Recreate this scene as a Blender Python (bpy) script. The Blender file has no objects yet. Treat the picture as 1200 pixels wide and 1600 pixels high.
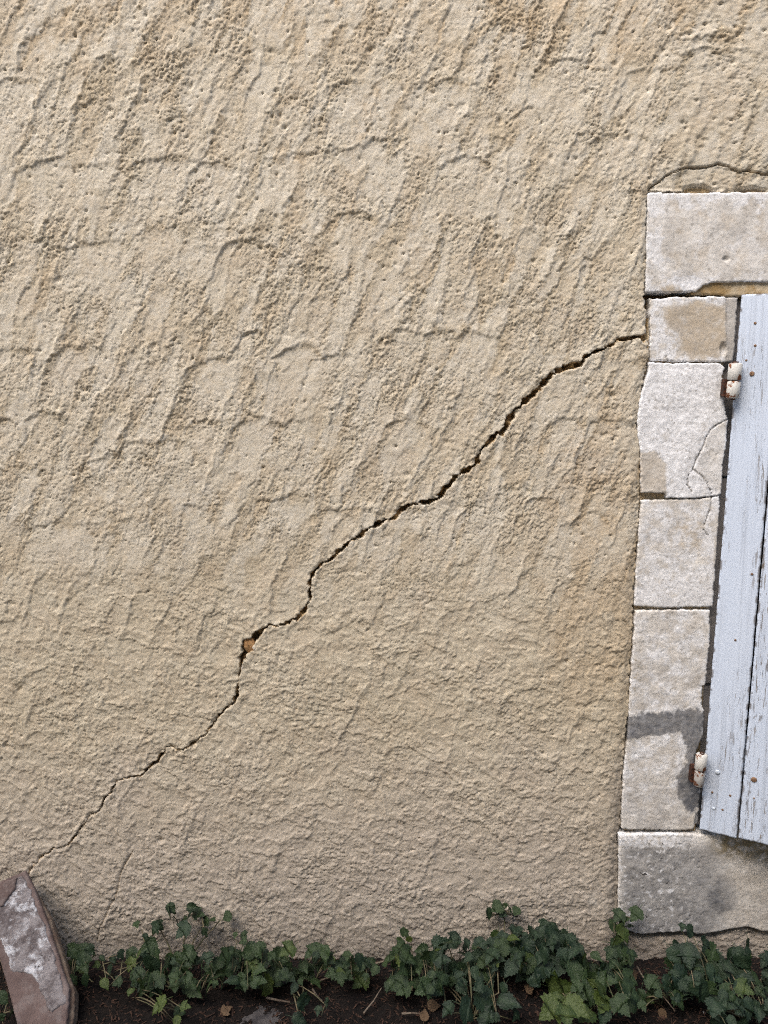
import bpy, math, random
import numpy as np
from mathutils import Vector, Matrix

# ------------------------------------------------------------------ camera, sky, sun, exposure
S = bpy.context.scene
COL = S.collection
FPX = 1200.0
CAM = np.array([0.0, -2.0, 1.55])
PITCH = math.radians(8.0)
cam = bpy.data.cameras.new('camera')
cam.sensor_fit = 'HORIZONTAL'; cam.sensor_width = 36.0; cam.lens = 36.0
cam.clip_start = 0.05; cam.clip_end = 2000.0
camo = bpy.data.objects.new('camera', cam); COL.objects.link(camo)
camo.location = CAM; camo.rotation_euler = (math.radians(90) - PITCH, 0, 0)
S.camera = camo

SUN_EL, SUN_AZ = math.radians(54), math.radians(-38)     # azimuth from straight out of the wall, negative = left
W = bpy.data.worlds.new('World'); S.world = W; W.use_nodes = True
wn = W.node_tree; bg = wn.nodes['Background']
sky = wn.nodes.new('ShaderNodeTexSky'); sky.sky_type = 'NISHITA'; sky.sun_disc = False
sky.sun_elevation = SUN_EL; sky.sun_rotation = math.pi + SUN_AZ * -1.0
sky.air_density = 1.0; sky.dust_density = 4.0; sky.ozone_density = 0.6
wn.links.new(sky.outputs[0], bg.inputs[0]); bg.inputs[1].default_value = 0.13
sun = bpy.data.lights.new('sun', 'SUN'); sun.energy = 0.9; sun.angle = math.radians(40)
sun.color = (1.0, 0.965, 0.90)
suno = bpy.data.objects.new('sun', sun); COL.objects.link(suno)
sd_ = Vector((math.sin(SUN_AZ) * math.cos(SUN_EL), -math.cos(SUN_AZ) * math.cos(SUN_EL), math.sin(SUN_EL)))
suno.rotation_euler = sd_.to_track_quat('Z', 'Y').to_euler()
S.view_settings.view_transform = 'Standard'; S.view_settings.look = 'None'
S.view_settings.gamma = 1.0; S.view_settings.use_curve_mapping = False
S.view_settings.exposure = 1.55
S.cycles.use_denoising = False; S.cycles.use_adaptive_sampling = False
S.cycles.max_bounces = 6; S.cycles.filter_width = 1.1

rng = np.random.default_rng(7)
random.seed(5)

# ------------------------------------------------------------------ helpers
def ray(px, py):
    a, b = (px - 600) / FPX, (800 - py) / FPX
    return np.array([a, math.cos(PITCH) + b * math.sin(PITCH), -math.sin(PITCH) + b * math.cos(PITCH)])
def P(px, py, Y=0.0):                       # measured picture point -> point on the vertical plane y = Y
    d = ray(px, py); return CAM + d * ((Y - CAM[1]) / d[1])
def PG(px, py, h=0.0):                      # -> point on the level plane z = h
    d = ray(px, py); return CAM + d * ((h - CAM[2]) / d[2])
def PPL(px, py, p0, n):                     # -> point on any plane
    d = ray(px, py); return CAM + d * (np.dot(np.array(p0) - CAM, n) / np.dot(d, n))
def topx(X, Z, Y=0.0):                      # wall point -> survey units used for the drawing of the wall
    v = np.stack([X - CAM[0], np.zeros_like(X) + Y - CAM[1], Z - CAM[2]])
    fw = v[1] * math.cos(PITCH) - v[2] * math.sin(PITCH)
    up = v[1] * math.sin(PITCH) + v[2] * math.cos(PITCH)
    return 600 + FPX * v[0] / fw, 800 - FPX * up / fw

_perm = np.random.default_rng(99).permutation(4096).astype(np.int32)
def perlin(x, y, seed=0):
    xi = np.floor(x).astype(np.int32); yi = np.floor(y).astype(np.int32)
    xf = (x - xi).astype(np.float32); yf = (y - yi).astype(np.float32)
    def g(ix, iy, fx, fy):
        h = _perm[(_perm[(ix + seed * 131) & 4095] + iy + seed * 17) & 4095]
        a = h * (2 * math.pi / 4096.0)
        return np.cos(a) * fx + np.sin(a) * fy
    u = xf * xf * xf * (xf * (xf * 6 - 15) + 10); v = yf * yf * yf * (yf * (yf * 6 - 15) + 10)
    a = g(xi, yi, xf, yf); b = g(xi + 1, yi, xf - 1, yf)
    c = g(xi, yi + 1, xf, yf - 1); d = g(xi + 1, yi + 1, xf - 1, yf - 1)
    return ((a + (b - a) * u) + ((c + (d - c) * u) - (a + (b - a) * u)) * v) * 1.5
def fbm(x, y, seed=0, oct=3, gain=0.5):
    r = 0; a = 1; t = 0
    for i in range(oct):
        r = r + a * perlin(x * 2 ** i, y * 2 ** i, seed + i); t += a; a *= gain
    return r / t
def ss(a, b, x):
    t = np.clip((x - a) / (b - a), 0, 1); return t * t * (3 - 2 * t)

def polyline_dist(X, Y, pts):               # distance to polyline and interpolated third value
    best = np.full(X.shape, 1e9, np.float32); val = np.zeros(X.shape, np.float32)
    for (x0, y0, w0), (x1, y1, w1) in zip(pts[:-1], pts[1:]):
        dx, dy = x1 - x0, y1 - y0; L = dx * dx + dy * dy + 1e-9
        t = np.clip(((X - x0) * dx + (Y - y0) * dy) / L, 0, 1)
        d = np.hypot(X - x0 - t * dx, Y - y0 - t * dy)
        m = d < best
        best = np.where(m, d, best); val = np.where(m, w0 + (w1 - w0) * t, val)
    return best, val
def poly_sd(X, Y, pts):                     # signed distance to polygon, negative inside
    best = np.full(X.shape, 1e9, np.float32); ins = np.zeros(X.shape, bool)
    n = len(pts)
    for i in range(n):
        x0, y0 = pts[i][:2]; x1, y1 = pts[(i + 1) % n][:2]
        dx, dy = x1 - x0, y1 - y0; L = dx * dx + dy * dy + 1e-12
        t = np.clip(((X - x0) * dx + (Y - y0) * dy) / L, 0, 1)
        best = np.minimum(best, np.hypot(X - x0 - t * dx, Y - y0 - t * dy))
        if abs(dy) > 1e-9:
            c = ((y0 <= Y) != (y1 <= Y)) & (X < x0 + (Y - y0) * dx / dy)
            ins ^= c
    return np.where(ins, -best, best)

def link(name, me, mat=None, parent=None):
    o = bpy.data.objects.new(name, me); COL.objects.link(o)
    if mat is not None and len(me.materials) == 0: me.materials.append(mat)
    if parent is not None: o.parent = parent
    return o
def empty(name, loc=(0, 0, 0)):
    o = bpy.data.objects.new(name, None); COL.objects.link(o); o.location = loc; o.empty_display_size = 0.05
    return o
def tag(o, label, cat, group=None):
    o['label'] = label; o['category'] = cat
    if group: o['group'] = group
    return o
def structure(o): o['kind'] = 'structure'; return o

def raw_mesh(name, V, F, attrs=None, smooth=False):
    me = bpy.data.meshes.new(name)
    V = np.asarray(V, np.float32); F = np.asarray(F, np.int32)
    k = F.shape[1]
    me.vertices.add(len(V)); me.vertices.foreach_set('co', V.ravel())
    me.loops.add(F.size); me.loops.foreach_set('vertex_index', F.ravel())
    me.polygons.add(len(F)); me.polygons.foreach_set('loop_start', np.arange(0, F.size, k, dtype=np.int32))
    if smooth: me.polygons.foreach_set('use_smooth', np.ones(len(F), bool))
    me.update(calc_edges=True)
    for n, a in (attrs or {}).items():
        at = me.attributes.new(n, 'FLOAT', 'POINT'); at.data.foreach_set('value', np.asarray(a, np.float32).ravel())
    return me

def sheet(name, X, Y, Z, keep=None, back=None, attrs=None, smooth=False):
    """grid of points -> one solid-edged mesh; boundary is carried back to y = back"""
    ny, nx = X.shape
    idx = np.arange(ny * nx).reshape(ny, nx)
    F = np.stack([idx[:-1, :-1], idx[:-1, 1:], idx[1:, 1:], idx[1:, :-1]], -1).reshape(-1, 4)
    if keep is not None:
        kf = (keep[:-1, :-1] & keep[:-1, 1:] & keep[1:, 1:] & keep[1:, :-1]).ravel(); F = F[kf]
    used = np.zeros(ny * nx, bool); used[F.ravel()] = True
    re = np.cumsum(used) - 1; F = re[F]
    V = np.stack([X.ravel(), Y.ravel(), Z.ravel()], -1)[used]
    A = {n: np.asarray(a).ravel()[used] for n, a in (attrs or {}).items()}
    if back is not None:
        N = len(V)
        E = np.concatenate([F[:, [0, 1]], F[:, [1, 2]], F[:, [2, 3]], F[:, [3, 0]]]).astype(np.int64)
        k1 = E[:, 0] * N + E[:, 1]; k2 = E[:, 1] * N + E[:, 0]
        bd = E[~np.isin(k1, k2)]
        bv = np.unique(bd); mp = np.full(N, -1, np.int64); mp[bv] = N + np.arange(len(bv))
        BV = V[bv].copy(); BV[:, 1] = back
        SF = np.stack([bd[:, 1], bd[:, 0], mp[bd[:, 0]], mp[bd[:, 1]]], -1)
        V = np.concatenate([V, BV]); F = np.concatenate([F, SF])
        A = {n: np.concatenate([a, a[bv]]) for n, a in A.items()}
    return raw_mesh(name, V, F, A, smooth)

def tube(pts, r, seg=5, r1=None):
    pts = [np.array(p, float) for p in pts]; n = len(pts); V = []; F = []
    for i, p in enumerate(pts):
        t = pts[min(i + 1, n - 1)] - pts[max(i - 1, 0)]; t /= np.linalg.norm(t) + 1e-9
        a = np.cross(t, [0.31, 0.2, 0.93]); a /= np.linalg.norm(a) + 1e-9; b = np.cross(t, a)
        rr = r if r1 is None else r + (r1 - r) * i / (n - 1)
        for k in range(seg):
            an = 2 * math.pi * k / seg; V.append(p + rr * (a * math.cos(an) + b * math.sin(an)))
    for i in range(n - 1):
        for k in range(seg):
            F.append((i * seg + k, i * seg + (k + 1) % seg, (i + 1) * seg + (k + 1) % seg, (i + 1) * seg + k))
    return V, F
def lathe(profile, seg=14):                 # (radius, height) about z
    V = []; F = []
    for r, z in profile:
        for k in range(seg):
            a = 2 * math.pi * k / seg; V.append((r * math.cos(a), r * math.sin(a), z))
    for i in range(len(profile) - 1):
        for k in range(seg):
            F.append((i * seg + k, i * seg + (k + 1) % seg, (i + 1) * seg + (k + 1) % seg, (i + 1) * seg + k))
    return V, F

# ------------------------------------------------------------------ materials
class NT:
    def __init__(s, name):
        s.m = bpy.data.materials.new(name); s.m.use_nodes = True; s.t = s.m.node_tree
        s.b = s.t.nodes['Principled BSDF']; s.b.inputs['Specular IOR Level'].default_value = 0.25
        s.co = s.t.nodes.new('ShaderNodeTexCoord').outputs['Object']
    def lk(s, a, b): s.t.links.new(a, b)
    def put(s, sock, v):
        if isinstance(v, bpy.types.NodeSocket): s.lk(v, sock)
        else: sock.default_value = (*v, 1.0) if isinstance(v, tuple) and len(v) == 3 and sock.type == 'RGBA' else v
    def noise(s, scale, detail=4, rough=0.6, stretch=None, dist=0.0):
        n = s.t.nodes.new('ShaderNodeTexNoise'); n.inputs['Scale'].default_value = scale
        n.inputs['Detail'].default_value = detail; n.inputs['Roughness'].default_value = rough
        n.inputs['Distortion'].default_value = dist
        c = s.co
        if stretch:
            mp = s.t.nodes.new('ShaderNodeMapping'); mp.inputs['Scale'].default_value = stretch; s.lk(c, mp.inputs[0]); c = mp.outputs[0]
        s.lk(c, n.inputs['Vector']); return n.outputs['Fac']
    def ramp(s, f, a, b, lo=0.0, hi=1.0):
        n = s.t.nodes.new('ShaderNodeMapRange'); n.interpolation_type = 'SMOOTHSTEP'
        s.put(n.inputs[0], f); n.inputs[1].default_value = a; n.inputs[2].default_value = b
        n.inputs[3].default_value = lo; n.inputs[4].default_value = hi; return n.outputs[0]
    def attr(s, name):
        n = s.t.nodes.new('ShaderNodeAttribute'); n.attribute_name = name; return n.outputs['Fac']
    def math(s, op, a, b=0.0):
        n = s.t.nodes.new('ShaderNodeMath'); n.operation = op; s.put(n.inputs[0], a); s.put(n.inputs[1], b); return n.outputs[0]
    def mix(s, f, a, b, mode='MIX'):
        n = s.t.nodes.new('ShaderNodeMix'); n.data_type = 'RGBA'; n.blend_type = mode
        s.put(n.inputs[0], f); s.put(n.inputs[6], a); s.put(n.inputs[7], b); return n.outputs[2]
    def bump(s, h, strength, dist):
        n = s.t.nodes.new('ShaderNodeBump'); n.inputs['Strength'].default_value = strength
        n.inputs['Distance'].default_value = dist; s.put(n.inputs['Height'], h)
        s.lk(n.outputs[0], s.b.inputs['Normal'])
    def orand(s): return s.t.nodes.new('ShaderNodeObjectInfo').outputs['Random']
    def out(s, col, rough=0.9):
        s.put(s.b.inputs['Base Color'], col); s.put(s.b.inputs['Roughness'], rough); return s.m

def mat_wall():
    n = NT('lime_render')
    big = n.ramp(n.noise(2.2, 5, 0.6), 0.35, 0.68)
    c = n.mix(big, (0.490, 0.432, 0.326), (0.550, 0.497, 0.392))
    mid = n.ramp(n.noise(16, 5, 0.65), 0.40, 0.66)
    c = n.mix(n.math('MULTIPLY', mid, 0.55), c, (0.475, 0.392, 0.285))
    c = n.mix(n.attr('ochre'), c, (0.450, 0.350, 0.230))
    c = n.mix(n.attr('smooth'), c, (0.625, 0.590, 0.515))
    c = n.mix(n.attr('low_grey'), c, (0.440, 0.390, 0.340))
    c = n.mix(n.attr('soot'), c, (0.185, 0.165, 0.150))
    c = n.mix(n.attr('chalk'), c, (0.62, 0.58, 0.52))
    grain = n.ramp(n.noise(260, 3, 0.7), 0.30, 0.72)
    c = n.mix(n.math('MULTIPLY', grain, 0.40), c, (0.39, 0.325, 0.235))
    c = n.mix(n.math('MULTIPLY', n.ramp(n.noise(420, 2, 0.6), 0.60, 0.70), 0.5), c, (0.70, 0.66, 0.58))
    c = n.mix(n.math('MULTIPLY', n.ramp(n.noise(190, 3, 0.6), 0.63, 0.70), 0.55), c, (0.20, 0.155, 0.105))
    inner = n.mix(n.ramp(n.noise(40, 4, 0.6), 0.4, 0.62), (0.20, 0.125, 0.06), (0.40, 0.28, 0.14))
    c = n.mix(n.attr('inner'), c, inner)
    n.bump(n.noise(330, 4, 0.7), 0.55, 0.0016)
    return n.out(c, 0.95)
def mat_stone():
    n = NT('weathered_limestone')
    c = n.mix(n.ramp(n.noise(14, 6, 0.65), 0.36, 0.64), (0.50, 0.475, 0.44), (0.66, 0.64, 0.61))
    c = n.mix(n.math('MULTIPLY', n.attr('tan'), n.ramp(n.noise(35, 6, 0.7), 0.30, 0.56, 0.45, 1.0)), c, (0.45, 0.385, 0.30))
    c = n.mix(n.attr('wash'), c, n.mix(n.ramp(n.noise(120, 5, 0.7), 0.42, 0.60), (0.63, 0.635, 0.65), (0.80, 0.81, 0.835)))
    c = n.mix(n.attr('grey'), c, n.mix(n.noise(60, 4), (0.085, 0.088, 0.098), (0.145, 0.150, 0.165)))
    c = n.mix(n.attr('moss'), c, (0.20, 0.155, 0.075))
    c = n.mix(n.math('MULTIPLY', n.ramp(n.noise(18, 7, 0.78), 0.50, 0.64), 0.38), c, (0.31, 0.295, 0.28))
    sp = n.math('MULTIPLY', n.ramp(n.noise(110, 4, 0.6), 0.57, 0.68), 0.6)
    c = n.mix(sp, c, (0.27, 0.25, 0.225))
    c = n.mix(n.math('MULTIPLY', n.ramp(n.noise(75, 4, 0.6, dist=0.4), 0.645, 0.69), n.attr('lichen')), c, (0.045, 0.042, 0.042))
    c = n.mix(n.attr('inner'), c, (0.17, 0.15, 0.13))
    n.bump(n.noise(240, 5, 0.7), 0.5, 0.0015)
    return n.out(c, 0.92)
def mat_ochre_stone():
    n = NT('ochre_stone')
    c = n.mix(n.ramp(n.noise(22, 5, 0.6), 0.38, 0.62), (0.33, 0.225, 0.105), (0.52, 0.43, 0.30))
    n.bump(n.noise(150, 4, 0.7), 0.5, 0.002)
    return n.out(c, 0.95)
def mat_rubble():
    n = NT('bare_rubble')
    c = n.mix(n.ramp(n.noise(30, 5, 0.6), 0.36, 0.62), (0.26, 0.135, 0.055), (0.42, 0.26, 0.13))
    n.bump(n.noise(150, 4, 0.7), 0.6, 0.003)
    return n.out(c, 0.95)
def mat_paint():
    n = NT('flaking_blue_paint')
    c = n.mix(n.noise(6, 4, 0.6, (1, 1, 0.3)), (0.47, 0.545, 0.67), (0.56, 0.625, 0.735))
    dirt = n.ramp(n.noise(60, 6, 0.7, (1, 1, 0.035)), 0.47, 0.66)
    c = n.mix(n.math('MULTIPLY', dirt, 0.45), c, (0.33, 0.37, 0.44))
    fl = n.math('MAXIMUM', n.ramp(n.noise(110, 5, 0.75, (1.0, 1.0, 0.05), 0.35), 0.600, 0.618), n.math('MULTIPLY', n.ramp(n.noise(160, 3, 0.6, (1.0, 1.0, 0.12), 0.6), 0.60, 0.63), 0.7))
    reg = n.ramp(n.noise(5.5, 4, 0.6, (1, 1, 0.5)), 0.47, 0.60)
    f = n.math('MULTIPLY', fl, n.math('ADD', reg, n.attr('worn')))
    f = n.math('MINIMUM', f, 1.0)
    wood = n.mix(n.noise(80, 4, 0.6, (1, 1, 0.03)), (0.115, 0.10, 0.09), (0.25, 0.225, 0.20))
    c = n.mix(f, c, wood)
    c = n.mix(n.attr('bare'), c, (0.10, 0.085, 0.075))
    h = n.math('SUBTRACT', n.noise(120, 4, 0.6, (1, 1, 0.04)), n.math('MULTIPLY', f, 0.8))
    n.bump(h, 0.5, 0.0015)
    return n.out(c, 0.62)
def mat_greywood():
    n = NT('grey_weathered_wood')
    c = n.mix(n.noise(50, 5, 0.6, (1, 1, 0.05)), (0.16, 0.145, 0.135), (0.27, 0.25, 0.24))
    n.bump(n.noise(140, 3, 0.6, (1, 1, 0.05)), 0.4, 0.001)
    return n.out(c, 0.85)
def mat_hinge():
    n = NT('rusty_painted_iron')
    r = n.ramp(n.noise(42, 5, 0.7), 0.53, 0.57)
    rust = n.mix(n.noise(150, 3), (0.06, 0.020, 0.012), (0.26, 0.095, 0.032))
    c = n.mix(r, (0.52, 0.515, 0.49), rust)
    c = n.mix(n.attr('rust'), c, n.mix(n.ramp(n.noise(120, 4), .45, .55), (0.025, 0.013, 0.010), (0.075, 0.030, 0.018)))
    n.bump(n.noise(120, 4), 0.4, 0.001)
    return n.out(c, 0.7)
def mat_flat(name, a, b, scale, rough=0.85, bump=0.4, bd=0.001, rnd=0.0):
    n = NT(name)
    c = n.mix(n.ramp(n.noise(scale, 5, 0.65), 0.35, 0.65), a, b)
    if rnd:
        c = n.mix(n.math('MULTIPLY', n.orand(), rnd), c, tuple(x * 1.9 for x in b))
    n.bump(n.noise(scale * 5, 4, 0.7), bump, bd)
    return n.out(c, rough)
def mat_leaf(name, a, b, vein):
    n = NT(name)
    c = n.mix(n.orand(), a, b)
    c = n.mix(n.math('MULTIPLY', n.ramp(n.noise(3.0, 4, 0.6), 0.45, 0.7), 0.4), c, tuple(x * 0.6 for x in a))
    c = n.mix(n.attr('vein'), c, vein)
    n.bump(n.noise(9, 3), 0.35, 0.02)
    n.b.inputs['Specular IOR Level'].default_value = 0.35
    m = n.out(c, 0.5)
    tr = n.t.nodes.new('ShaderNodeBsdfTranslucent'); n.lk(c, tr.inputs[0])
    mx = n.t.nodes.new('ShaderNodeMixShader'); mx.inputs[0].default_value = 0.18
    n.lk(n.b.outputs[0], mx.inputs[1]); n.lk(tr.outputs[0], mx.inputs[2])
    n.lk(mx.outputs[0], n.t.nodes['Material Output'].inputs[0])
    return m
def mat_ground():
    n = NT('bounce_gravel')  # unseen gravel, kept pale to bounce light onto the wall
    c = n.mix(n.ramp(n.noise(90, 4, 0.7), 0.35, 0.65), (0.24, 0.205, 0.16), (0.40, 0.355, 0.29))
    n.bump(n.noise(110, 4, 0.7), 0.6, 0.01)
    return n.out(c, 0.95)

MW = mat_wall(); MS = mat_stone(); MO = mat_ochre_stone(); MR = mat_rubble(); MP = mat_paint(); MG = mat_greywood(); MH = mat_hinge()
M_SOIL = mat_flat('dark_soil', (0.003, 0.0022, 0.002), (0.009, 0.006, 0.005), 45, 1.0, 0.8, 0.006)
M_LITTER = mat_flat('dry_litter', (0.008, 0.005, 0.004), (0.055, 0.030, 0.021), 60, 0.95, 0.3, 0.001)
M_TWIG = mat_flat('dry_twig', (0.07, 0.052, 0.04), (0.16, 0.13, 0.10), 60, 0.9, 0.4, 0.001)
M_STEM = mat_flat('plant_stem', (0.055, 0.06, 0.03), (0.13, 0.105, 0.065), 30, 0.8, 0.3, 0.001)
M_DRY = mat_flat('dry_leaf_tan', (0.06, 0.034, 0.018), (0.13, 0.09, 0.055), 40, 0.85, 0.4, 0.002)
M_PEB = mat_flat('grey_fieldstone', (0.03, 0.028, 0.03), (0.065, 0.06, 0.06), 35, 0.95, 0.6, 0.003)
M_WHITE = mat_flat('white_chip', (0.6, 0.6, 0.58), (0.75, 0.75, 0.73), 80)
M_RUST = mat_flat('rusty_nail', (0.10, 0.05, 0.03), (0.26, 0.165, 0.10), 300, 0.75)
M_PNAIL = mat_flat('painted_nail', (0.46, 0.53, 0.63), (0.60, 0.66, 0.74), 200, 0.5)
M_LEAF = mat_leaf('leaf_dark_green', (0.008, 0.021, 0.007), (0.026, 0.049, 0.014), (0.032, 0.054, 0.021))
M_LEAFB = mat_leaf('leaf_blue_green', (0.007, 0.019, 0.009), (0.016, 0.035, 0.016), (0.025, 0.045, 0.023))
M_LEAFY = mat_leaf('leaf_yellow_green', (0.024, 0.046, 0.009), (0.054, 0.078, 0.013), (0.06, 0.085, 0.025))

# ------------------------------------------------------------------ ground
def make_ground():
    xs = [-900, -60, -12, -3.2, 3.2, 12, 60, 900]; ys = [-900, -60, -12, -4, -1.2, 0.31]
    V = [(x, y, -0.085) for y in ys for x in xs]; nx = len(xs)
    F = [(j * nx + i, j * nx + i + 1, (j + 1) * nx + i + 1, (j + 1) * nx + i) for j in range(len(ys) - 1) for i in range(nx - 1)]
    structure(link('ground', raw_mesh('ground', V, F), mat_ground()))
    xs = np.concatenate([np.arange(-3.2, -1.25, 0.03), np.arange(-1.25, 1.25, 0.0045), np.arange(1.25, 3.2, 0.03)])
    ys = np.concatenate([np.arange(-0.75, -0.34, 0.02), np.arange(-0.34, 0.062, 0.0045)])
    X, Y = np.meshgrid(xs, ys)
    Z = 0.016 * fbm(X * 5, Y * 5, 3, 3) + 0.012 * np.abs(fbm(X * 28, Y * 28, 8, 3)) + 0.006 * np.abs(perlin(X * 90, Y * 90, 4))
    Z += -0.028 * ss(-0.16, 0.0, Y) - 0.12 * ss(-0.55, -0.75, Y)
    ny, nx = X.shape; idx = np.arange(ny * nx).reshape(ny, nx)
    F = np.stack([idx[:-1, :-1], idx[:-1, 1:], idx[1:, 1:], idx[1:, :-1]], -1).reshape(-1, 4)
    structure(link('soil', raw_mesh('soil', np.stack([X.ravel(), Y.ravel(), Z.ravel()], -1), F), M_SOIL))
def soil_z(x, y):
    x = np.array([x]); y = np.array([y])
    return float((0.016 * fbm(x * 5, y * 5, 3, 3) + 0.012 * np.abs(fbm(x * 28, y * 28, 8, 3)) - 0.028 * ss(-0.16, 0.0, y))[0])
make_ground()

# ------------------------------------------------------------------ unseen house added behind the viewer to shade the lower wall
def boxmesh(name, x0, x1, y0, y1, z0, z1, bev=0.003):
    import bmesh
    bm = bmesh.new(); bmesh.ops.create_cube(bm, size=1.0)
    for v in bm.verts: v.co = (x0 + (v.co.x + .5) * (x1 - x0), y0 + (v.co.y + .5) * (y1 - y0), z0 + (v.co.z + .5) * (z1 - z0))
    if bev: bmesh.ops.bevel(bm, geom=bm.edges[:], offset=bev, segments=2, affect='EDGES')
    me = bpy.data.meshes.new(name); bm.to_mesh(me); bm.free(); return me
def added_shade_house():
    h = tag(empty('added_shade_house', (0, -9, 0)), 'added unseen house behind the viewer that shades the low sky', 'house')
    inv = Matrix.Translation((0, 9, 0))
    plaster = mat_flat('shade_house_plaster', (0.36, 0.31, 0.24), (0.45, 0.40, 0.32), 3, 0.95, 0.4, 0.01)
    clay = mat_flat('shade_house_tiles', (0.22, 0.10, 0.06), (0.32, 0.16, 0.10), 9, 0.9, 0.6, 0.02)
    def part(name, me, mat, par=h):
        o = link(name, me, mat, par)
        if par is h: o.matrix_parent_inverse = inv
        return o
    part('wall', boxmesh('wall', -14, 12, -13, -5.8, -0.3, EAVE, 0), plaster)
    V = [(-14.3, -5.5, EAVE), (12.3, -5.5, EAVE), (12.3, -9.4, EAVE + 1.6), (-14.3, -9.4, EAVE + 1.6), (-14.3, -13.3, EAVE), (12.3, -13.3, EAVE)]
    V += [(x, y, z + .12) for x, y, z in V]
    F = [(6, 7, 8, 9), (9, 8, 11, 10), (1, 0, 3, 2), (2, 3, 4, 5), (0, 1, 7, 6), (4, 10, 11, 5), (0, 6, 9, 3), (3, 9, 10, 4), (1, 2, 8, 7), (2, 5, 11, 8)]
    part('roof', raw_mesh('roof', V, F), clay)
    for z in (1.0, 4.4):
        for x in (-11, -7.5, -4, -0.5, 3, 6.5, 9.5):
            w = part('window', boxmesh('window', x - .5, x + .5, -5.83, -5.76, z, z + 1.5, 0.01), MG)
            g = link('pane', boxmesh('pane', x - .42, x + .42, -5.758, -5.752, z + .08, z + 1.42, 0), M_PANE, w)
            g.matrix_parent_inverse = Matrix.Identity(4)
EAVE = 7.5  # eave height set so the added house dims the wall downwards
M_PANE = NT('window_pane').out((0.015, 0.017, 0.02), 0.08)
added_shade_house()

# ------------------------------------------------------------------ the rendered wall
CRACK = [(1016,526,3),(1010,527,3),(990,527,2.6),(968,531,3),(952,540,3.4),(935,549,3),(921,553,2.4),(908,565,2.6),(904,570,4),(890,573,4.4),(878,578,4),(862,583,3.5),
 (850,597,4),(835,613,3.5),(822,625,3),(815,633,3.5),(803,643,4.5),(794,655,4.5),(790,668,4),(783,677,3.5),(775,678,4),(768,687,4),(761,693,2),(752,703,.9),(749,710,2.5),(746,722,3.5),
 (735,733,4),(722,738,4),(710,745,3),(705,752,2.4),(698,762,4),(688,775,4.6),(680,781,3),(670,783,2),(655,785,2.5),(640,789,3),(628,796,3.5),(620,806,3.5),(610,812,2.5),(595,815,3),
 (580,824,3.5),(570,830,4),(560,838,3),(545,847,3),(530,861,3),(518,873,3),(505,880,3),(495,888,3.5),(488,898,3),(485,908,2.4),(483,922,2.2),(485,937,3.6),(478,950,3.5),(472,961,3),
 (460,967,2),(445,975,2),(430,979,1.4),(421,977,4),(412,983,4),(402,992,4),(396,1000,8),(391,1006,10),(386,1014,8),(381,1024,5),(377,1034,3.5),(375,1050,3),(373,1066,3.5),(371,1078,3),
 (369,1090,3.5),(366,1099,3),(355,1105,2.2),(342,1118,2.2),(332,1132,2.8),(325,1142,2.5),(316,1152,3.5),(305,1158,2),(292,1168,2),(283,1171,1.5),(270,1167,.9),(261,1167,2),(253,1178,3),
 (245,1189,3),(233,1199,2.5),(219,1212,2.5),(205,1214,2),(182,1220,2),(177,1230,2.2),(172,1240,2.2),(160,1253,2),(154,1267,2),(140,1275,1.8),(133,1284,1.8),(122,1300,2),(113,1314,2.2),
 (106,1322,2),(90,1323,1.5),(77,1331,1.2),(62,1342,1.6),(52,1354,1.5),(46,1364,1.2)]
CRACK_UP = [(1009,455,4),(1011,470,4.5),(1012,490,4),(1012,527,4)]
CRACK_TOP = [(1012,299,0.87),(1018,292,0.87),(1030,284,0.87),(1040,275,0.87),(1055,268,0.93),(1075,261,0.99),(1092,262,1.05),(1110,260,1.05),(1121,256,1.12),(1132,258,1.12),(1145,265,1.05),(1155,268,0.93),(1170,267,1.05),(1185,270,1.18),(1205,272,1.18),(1240,276,0.99)]
CRACK_LOW = [(207,1331,.9),(199,1344,1.1),(190,1360,1.2),(186,1375,1.2),(183,1392,1.2),(178,1406,1.1),(171,1416,1),(165,1432,.9),(156,1450,.8),(152,1470,.8)]
CRACK_SILL = [(1130,1456,.9),(1150,1449,1.2),(1165,1447,1.3),(1172,1453,1.2),(1190,1458,1.1),(1215,1460,1)]
STONE_ZONE = [(1010,299),(1260,299),(1260,1456),(1150,1450),(1090,1459),(1060,1456),(1000,1462),(964,1452),(964,1302),(969,1296),(972,1200),(982,1100),(989,950),(999,780),(999,700),(994,660),(1001,610),(1011,565),(1011,466),(1006,458)]
OPEN = [(1150,440),(1290,440),(1290,1330),(1098,1316),(1080,1306)]

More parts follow.
